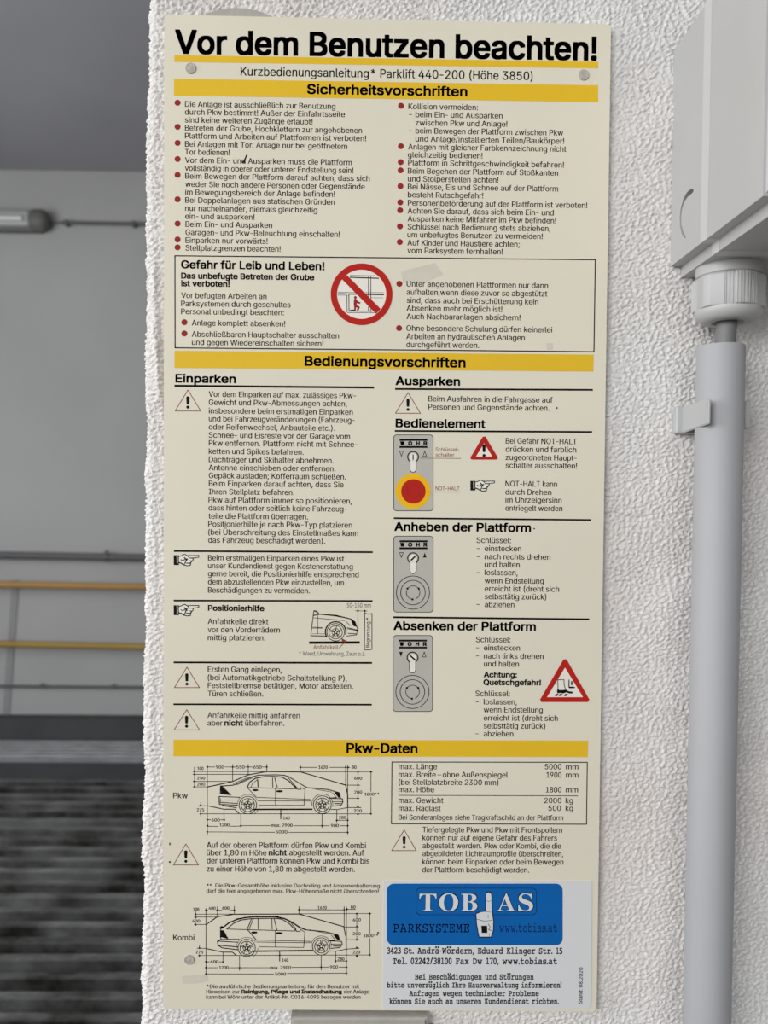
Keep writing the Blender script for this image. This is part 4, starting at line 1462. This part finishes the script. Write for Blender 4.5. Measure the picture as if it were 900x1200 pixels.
# ------------------------------------------------------------------ sticker glued on the sign's lower right corner
def sticker():
    T = (440, 1020, 900 / 280)
    g = Ink(*T, layer=6)
    out = [(30, 38), (815, 38)] + g.arc_pts(787, 495, 26, 27, 0, 90, 8) + [(26, 520)]
    pts = [g.w(*p) for p in out]
    bm = bmesh.new()
    y1, y0 = -6 * LAYER, 0.0
    f = [bm.verts.new((p[0], y1, p[1])) for p in pts]
    b = [bm.verts.new((p[0], y0, p[1])) for p in pts]
    bm.faces.new(f); bm.faces.new(b[::-1])
    for i in range(len(f)):
        bm.faces.new((f[i], b[i], b[(i + 1) % len(f)], f[(i + 1) % len(f)]))
    root = from_bm('sticker', bm, M_STICK, SIGN)
    root['label'] = 'white service company sticker with a blue logo field'
    g = Ink(*T, layer=7)
    g.poly(g.rrect(43, 49, 705, 281, 26))
    tag(g.build('logo_field', M_BLUE, root), 'blue rounded logo field')
    g = Ink(*T, layer=8)
    g.stroke(g.rrect(153, 66, 606, 166, 16), 0.6, closed=True)
    for s_, xa, xb in (('T', 163, 231), ('O', 236, 314), ('B', 320, 386), ('A', 456, 528), ('S', 534, 596)):   # dark contour of the letters
        g.text(s_, xa, xb, 154, 22.2, 0.5, slab='serif')
    g.poly([(414, 82), (424, 78), (436, 80), (440, 92), (441, 150), (447, 190), (446, 225), (438, 252), (388, 252), (378, 200), (376, 160), (395, 152), (412, 150)])
    g.text('PARKSYSTEME', 66, 353, 232, 10.0, 0.15, slab='slab')
    g.text('www.tobias.at', 466, 684, 231, 9.6, 0.0, slab='slab')
    tag(g.build('logo_outline', M_NAVY, root), 'dark navy outlines and lettering')
    g = Ink(*T, layer=9)
    for s_, xa, xb in (('T', 165, 229), ('O', 239, 311), ('B', 322, 383), ('A', 459, 525), ('S', 537, 593)):
        g.text(s_, xa, xb, 151.5, 20.4, 0.0, slab='serif')
    g.poly([(417, 86), (425, 82), (433, 84), (436, 94), (437, 150), (443, 190), (442, 225), (434, 248), (391, 248), (382, 200), (380, 163), (397, 156), (415, 154)])
    tag(g.build('logo_lettering', M_STICK, root), 'white serif letters with a raised pointing finger')
    g = Ink(*T, layer=10)
    g.stroke([(381, 182), (410, 190), (440, 186)], 0.5); g.stroke([(416, 112), (426, 116), (436, 112)], 0.4); g.stroke([(415, 154), (437, 156)], 0.4)
    g.poly([(398, 207), (420, 207), (421, 234), (400, 234)]); g.stroke([(424, 200), (432, 212), (426, 222), (438, 226)], 0.6); g.stroke([(430, 235), (428, 248)], 0.5)
    g.stroke([(424, 165), (424, 178)], 0.5)
    g.build('finger_lines', M_INK, root)
    for rows in ((('3423 St. Andrä-Wördern, Eduard Klinger Str. 15', 43, 704, 313, 7.0), ('Tel. 02242/38100 Fax Dw 170, www.tobias.at', 64, 684, 352, 7.0)),
                 (('Bei Beschädigungen und Störungen', 148, 596, 410, 6.2), ('bitte unverzüglich Ihre Hausverwaltung informieren!', 43, 700, 441, 6.2),
                  ('Anfragen wegen technischer Probleme', 127, 615, 472, 6.2), ('können Sie auch an unseren Kundendienst richten.', 52, 690, 502, 6.2))):
        g = Ink(*T, layer=7)
        for (s_, xa, xb, b_, cp) in rows:
            g.text(s_, xa, xb, b_, cp, 0.22, slab='slab')
        g.build('sticker_text', M_INK, root)
    g = Ink(*T, layer=7)
    g.text('Stand: 08.2020', 501, 364, 779, 4.8, 0.16, rot=True)
    g.build('sticker_date', M_INK, root)


sticker()

# ------------------------------------------------------------------ grey plates that show above and below the sign
c = at(278, 9.5, 0.003)
rad = 93 * 0.44 / FPX
bm = bmesh.new()
half = 0.0215
a_max = math.asin(half / rad)
top = [(c[0] + rad * math.sin(a_max * (i / 12 - 1)), c[2] - rad + rad * math.cos(a_max * (i / 12 - 1))) for i in range(25)]
outl = top + [(c[0] + half, c[2] - 0.05), (c[0] - half, c[2] - 0.05)]
f = [bm.verts.new((p[0], 0.0029, p[1])) for p in outl]
g = [bm.verts.new((p[0], 0.0062, p[1])) for p in outl]
bm.faces.new(f); bm.faces.new(g[::-1])
for i in range(len(f)):
    bm.faces.new((f[i], g[i], g[(i + 1) % len(f)], f[(i + 1) % len(f)]))
o = from_bm('round_plate', bm, M_DARKPLATE)
tag(o, 'grey round plate peeking out behind the top edge of the sign', 'plate')

a, b = at(341, 1191, WALL_Y - 0.006), at(517, 1193, WALL_Y - 0.006)
bm = bmesh.new()
bm_box(bm, a[0], b[0], WALL_Y - 0.008, WALL_Y + 0.004, a[2] - 0.12, a[2], 0.0)
es = [e for e in bm.edges if abs(e.verts[0].co.z - a[2]) < 1e-5 and abs(e.verts[1].co.z - a[2]) < 1e-5 and e.verts[0].co.x > b[0] - 1e-5 and e.verts[1].co.x > b[0] - 1e-5]
bmesh.ops.bevel(bm, geom=es, offset=0.008, segments=6, affect='EDGES')
bmesh.ops.bevel(bm, geom=[e for e in bm.edges if all(abs(v.co.y - (WALL_Y - 0.008)) < 1e-5 for v in e.verts)], offset=0.0015, segments=3, affect='EDGES')
o = shade_angle(from_bm('mounting_block', bm, M_DARKPLATE))
tag(o, 'flat grey block just below the bottom edge of the sign', 'block')


# ------------------------------------------------------------------ junction box, gland, cable, conduit, clip on the right
BX0 = at(784.5, 325, WALL_Y)[0]
BZ0 = at(784.5, 326, WALL_Y)[2]
BZ1 = at(784.5, 47, WALL_Y)[2]
BX1 = BX0 + 0.175
SEAM_Y = at_x(829, 200, BX0)[1]
FRONT_Y = at_x(898.5, 150, BX0)[1]
GY = WALL_Y - 0.021
gx = at(853.5, 345, GY)[0]


def junction_box():
    root = empty('junction_box', ((BX0 + BX1) / 2, WALL_Y, BZ0), 'large grey plastic junction box on the wall right of the sign', 'junction box')
    bm = bmesh.new()
    bm_box(bm, BX0 + 0.0002, BX1 - 0.0002, SEAM_Y, WALL_Y + 0.003, BZ0 + 0.0002, BZ1 - 0.0002)
    vert = [e for e in bm.edges if abs(e.verts[0].co.y - e.verts[1].co.y) > 1e-3]
    bmesh.ops.bevel(bm, geom=vert, offset=0.0062, segments=8, affect='EDGES')
    body = from_bm('body', bm, M_PVC, root)
    # pressed knock-out outline on the left side: a real groove sunk into the side face
    bm = bmesh.new()
    bm.from_mesh(body.data)
    off = 0.0002
    side = max((f for f in bm.faces if f.normal.x < -0.99), key=lambda f: f.calc_area())
    outer = list(side.verts)
    arc = [at_x(px, py, BX0 + off) for px, py in ((812.5, 223.4), (809, 225), (805.5, 228), (801.5, 234.5), (798.6, 244), (797.4, 254), (797.6, 264), (799.6, 272.5), (803.4, 278.8))]
    wid = (0.0016, 0.0030, 0.0030, 0.0027, 0.0024, 0.0022, 0.0021, 0.0020, 0.0010)
    la, lb = [], []
    for i, p in enumerate(arc):
        t = np.array(arc[min(i + 1, len(arc) - 1)]) - np.array(arc[max(i - 1, 0)])
        t = t / np.linalg.norm(t)
        nrm = np.array([0, -t[2], t[1]])
        la.append(p + nrm * wid[i] / 2)
        lb.append(p - nrm * wid[i] / 2)
    loop = [bm.verts.new((BX0 + off, p[1], p[2])) for p in la + lb[::-1]]
    deep = [bm.verts.new((BX0 + off + 0.0045, v.co.y, v.co.z)) for v in loop]
    bm.faces.remove(side)
    flat = outer + loop
    for t in tessellate_polygon([[Vector((v.co.y, v.co.z, 0)) for v in outer], [Vector((v.co.y, v.co.z, 0)) for v in loop]]):
        try:
            bm.faces.new([flat[i] for i in t])
        except ValueError:
            pass
    n = len(loop)
    for i in range(n):
        bm.faces.new((loop[i], loop[(i + 1) % n], deep[(i + 1) % n], deep[i]))
    bm.faces.new(deep)
    bmesh.ops.recalc_face_normals(bm, faces=bm.faces[:])
    bm.to_mesh(body.data)
    bm.free()
    shade_angle(body, 30)
    # rounded lip round the mouth of the body
    bm = bmesh.new()
    bm_box(bm, BX0 - 0.0003, BX1 + 0.0003, SEAM_Y - 0.002, SEAM_Y + 0.0065, BZ0 - 0.0001, BZ1 + 0.0003)
    vert = [e for e in bm.edges if abs(e.verts[0].co.y - e.verts[1].co.y) > 1e-3]
    bmesh.ops.bevel(bm, geom=vert, offset=0.0062, segments=8, affect='EDGES')
    es = [e for e in bm.edges if abs(e.verts[0].co.y - e.verts[1].co.y) < 1e-5]
    bmesh.ops.bevel(bm, geom=es, offset=0.0002, segments=2, affect='EDGES')
    tag(shade_angle(from_bm('rim', bm, M_RIM, root), 30), 'raised rim along the lid joint, coloured lighter as if catching the light')
    bm = bmesh.new()
    bm_box(bm, BX0, BX1, FRONT_Y, SEAM_Y - 0.0022, BZ0, BZ1)
    vert = [e for e in bm.edges if abs(e.verts[0].co.y - e.verts[1].co.y) > 1e-3]
    bmesh.ops.bevel(bm, geom=vert, offset=0.0062, segments=8, affect='EDGES')
    es = [e for e in bm.edges if all(abs(v.co.y - FRONT_Y) < 1e-5 for v in e.verts)]
    bmesh.ops.bevel(bm, geom=es, offset=0.002, segments=3, affect='EDGES')
    lid = shade_angle(from_bm('lid', bm, M_PVC, root), 30)
    for (sx, sz) in ((BX0 + 0.015, BZ0 + 0.015), (BX1 - 0.015, BZ0 + 0.015), (BX0 + 0.015, BZ1 - 0.015), (BX1 - 0.015, BZ1 - 0.015)):
        bm = bmesh.new()
        bm_lathe(bm, sx, sz, [(0.005, FRONT_Y + 0.001), (0.005, FRONT_Y - 0.0006), (0.0001, FRONT_Y - 0.0009)], n=20, axis='Y')
        shade_angle(from_bm('lid_screw', bm, M_PVC2, lid))
    # cable gland screwed into the underside
    px = 0.4195 / FPX
    z0 = BZ0 + 0.0006
    gl = bpy.data.objects.new('cable_gland', None)
    COL.objects.link(gl)
    gl.parent = root
    rf, rb = 36 * px, 40 * px

    def zrow(py):
        return at(853, py, GY)[2]
    bm = bmesh.new()
    bm_lathe(bm, gx, GY, [(rf * 0.9, z0 + 0.002), (rf, z0 - 0.0002), (rf, zrow(325)), (rf * 0.94, zrow(326.5))], n=48,
             rmod=lambda t, h: 1.0 + 0.02 * abs(math.cos(3 * t)))
    shade_angle(from_bm('flange', bm, M_PVC, gl), 30)
    bm = bmesh.new()

    def ribs(t, h):
        sect = (t + math.radians(90)) % math.radians(60) - math.radians(30)
        flat = math.cos(math.radians(30)) / math.cos(sect) * 1.06
        flat = min(flat, 1.0)
        if int(((t + math.radians(120)) % (2 * math.pi)) / math.radians(60)) % 2 == 0:
            return min(flat, 0.985) * (1 + 0.020 * (1 if math.sin(t * 66) > 0 else -1))
        return flat
    bm_lathe(bm, gx, GY, [(rf * 0.9, zrow(325)), (rb * 0.96, zrow(327)), (rb, zrow(329)), (rb, zrow(362)), (rb * 0.98, zrow(364)), (rf * 0.9, zrow(364.5))], n=396, rmod=ribs)
    shade_angle(from_bm('ribbed_nut', bm, M_PVC2, gl), 25)
    bm = bmesh.new()
    pr = [(rf * 0.8, zrow(363)), (rf * 1.02, zrow(364)), (rf * 1.03, zrow(367)), (rf * 0.98, zrow(372)), (rf * 0.84, zrow(377)), (rf * 0.66, zrow(379)), (rf * 0.5, zrow(378.5)), (rf * 0.42, zrow(374))]
    bm_lathe(bm, gx, GY, pr, n=48)
    shade_angle(from_bm('dome_cap', bm, M_PVC2, gl), 40)
    return root


junction_box()

CYL_Y = WALL_Y - 0.0235
c_top = at(844.6, 409, CYL_Y)
c_bot = at(828.2, 1200, CYL_Y)
cr = 26.8 * (CYL_Y - CAM[1]) / FPX
bm = bmesh.new()
ring = []
cx_top, ztop = c_top[0], at(844.6, 406, CYL_Y)[2]
pr = [(cr * 0.86, 0.02), (cr * 0.86, ztop - 0.06), (cr * 0.86, ztop - 0.001), (cr * 0.9, ztop), (cr * 0.97, ztop), (cr, ztop - 0.0007), (cr, ztop - 0.3), (cr, 0.02)]
bm_lathe(bm, cx_top, CYL_Y, pr, n=64, cap=False)
fs = bm.verts[:]
n_ = 64
for i in range(n_):
    bm.faces.new((fs[i], fs[(i + 1) % n_], fs[(len(pr) - 1) * n_ + (i + 1) % n_], fs[(len(pr) - 1) * n_ + i]))
bmesh.ops.rotate(bm, verts=bm.verts[:], cent=c_top, matrix=Matrix.Rotation(math.atan2(c_bot[0] - c_top[0], c_top[2] - c_bot[2]) * -1, 3, 'Y'))
cond = shade_angle(from_bm('conduit_pipe', bm, M_CONDUIT), 40)
tag(cond, 'light grey plastic conduit pipe running down the wall below the junction box', 'conduit')

bm = bmesh.new()
ca, cb = at(853.5, 372, GY), at(849.0, 398, CYL_Y)
path = [Vector((gx, GY, BZ0 + 0.03)), Vector((gx, GY, ca[2])), Vector((gx - 0.0006, GY, at(850, 380, GY)[2])), Vector((at(849.6, 400, CYL_Y)[0], CYL_Y, ztop + 0.002)), Vector((at(849, 420, CYL_Y)[0], CYL_Y, ztop - 0.06))]
rr = 11.6 * (CYL_Y - CAM[1]) / FPX
n = 24
rings = []
for p in path:
    rings.append([bm.verts.new((p.x + rr * math.cos(2 * math.pi * i / n), p.y + rr * math.sin(2 * math.pi * i / n), p.z)) for i in range(n)])
for r0, r1 in zip(rings, rings[1:]):
    for i in range(n):
        bm.faces.new((r0[i], r0[(i + 1) % n], r1[(i + 1) % n], r1[i]))
bm.faces.new(rings[0]); bm.faces.new(rings[-1])
cab = shade_angle(from_bm('cable', bm, M_CABLE), 60)
tag(cab, 'short dark grey cable between the cable gland and the conduit pipe', 'cable')


def conduit_clip():
    xl = at(795.5, 490, WALL_Y)[0]
    zt, zb = at(800, 472, WALL_Y - 0.02)[2], at(795, 508.5, WALL_Y)[2]
    yc = CYL_Y
    xc = at(844, 490, CYL_Y)[0]
    xr_in = xc + cr + 0.0006
    root = empty('conduit_clip', (xc, WALL_Y, zb), 'pale grey plastic clip holding the conduit pipe to the wall', 'clip')
    bm = bmesh.new()
    bm_box(bm, xl - 0.0036, xr_in + 0.004, WALL_Y - 0.0055, WALL_Y + 0.001, zb - 0.0002, zt, 0.0012, 3)
    from_bm('base', bm, M_PVC2, root)
    # left jaw: a slab standing off the wall with its lower edge cut at a slant
    yf = WALL_Y - 0.0385
    xin = xc - cr + 0.0002
    th = max(0.0016, xin - xl)
    bm = bmesh.new()
    zf_b = at_x(830, 496.5, xl)[2]
    zf_t = zt + 0.0002
    pts = [(WALL_Y - 0.004, zb), (yf, zf_b), (yf, zf_t), (WALL_Y - 0.004, zt)]
    va = [bm.verts.new((xl, p[0], p[1])) for p in pts]
    vb = [bm.verts.new((xl + th, p[0], p[1])) for p in pts]
    bm.faces.new(va); bm.faces.new(vb[::-1])
    for i in range(4):
        bm.faces.new((va[i], vb[i], vb[(i + 1) % 4], va[(i + 1) % 4]))
    bmesh.ops.bevel(bm, geom=bm.edges[:], offset=0.0005, segments=3, affect='EDGES')
    shade_angle(from_bm('jaw', bm, M_PVC2, root), 30)
    bm = bmesh.new()
    bm_box(bm, xr_in, xr_in + 0.0034, CYL_Y - 0.0005, WALL_Y - 0.004, at(876, 502, CYL_Y)[2], at(876, 470, CYL_Y)[2], 0.0007, 3)
    shade_angle(from_bm('jaw', bm, M_PVC2, root), 30)


conduit_clip()
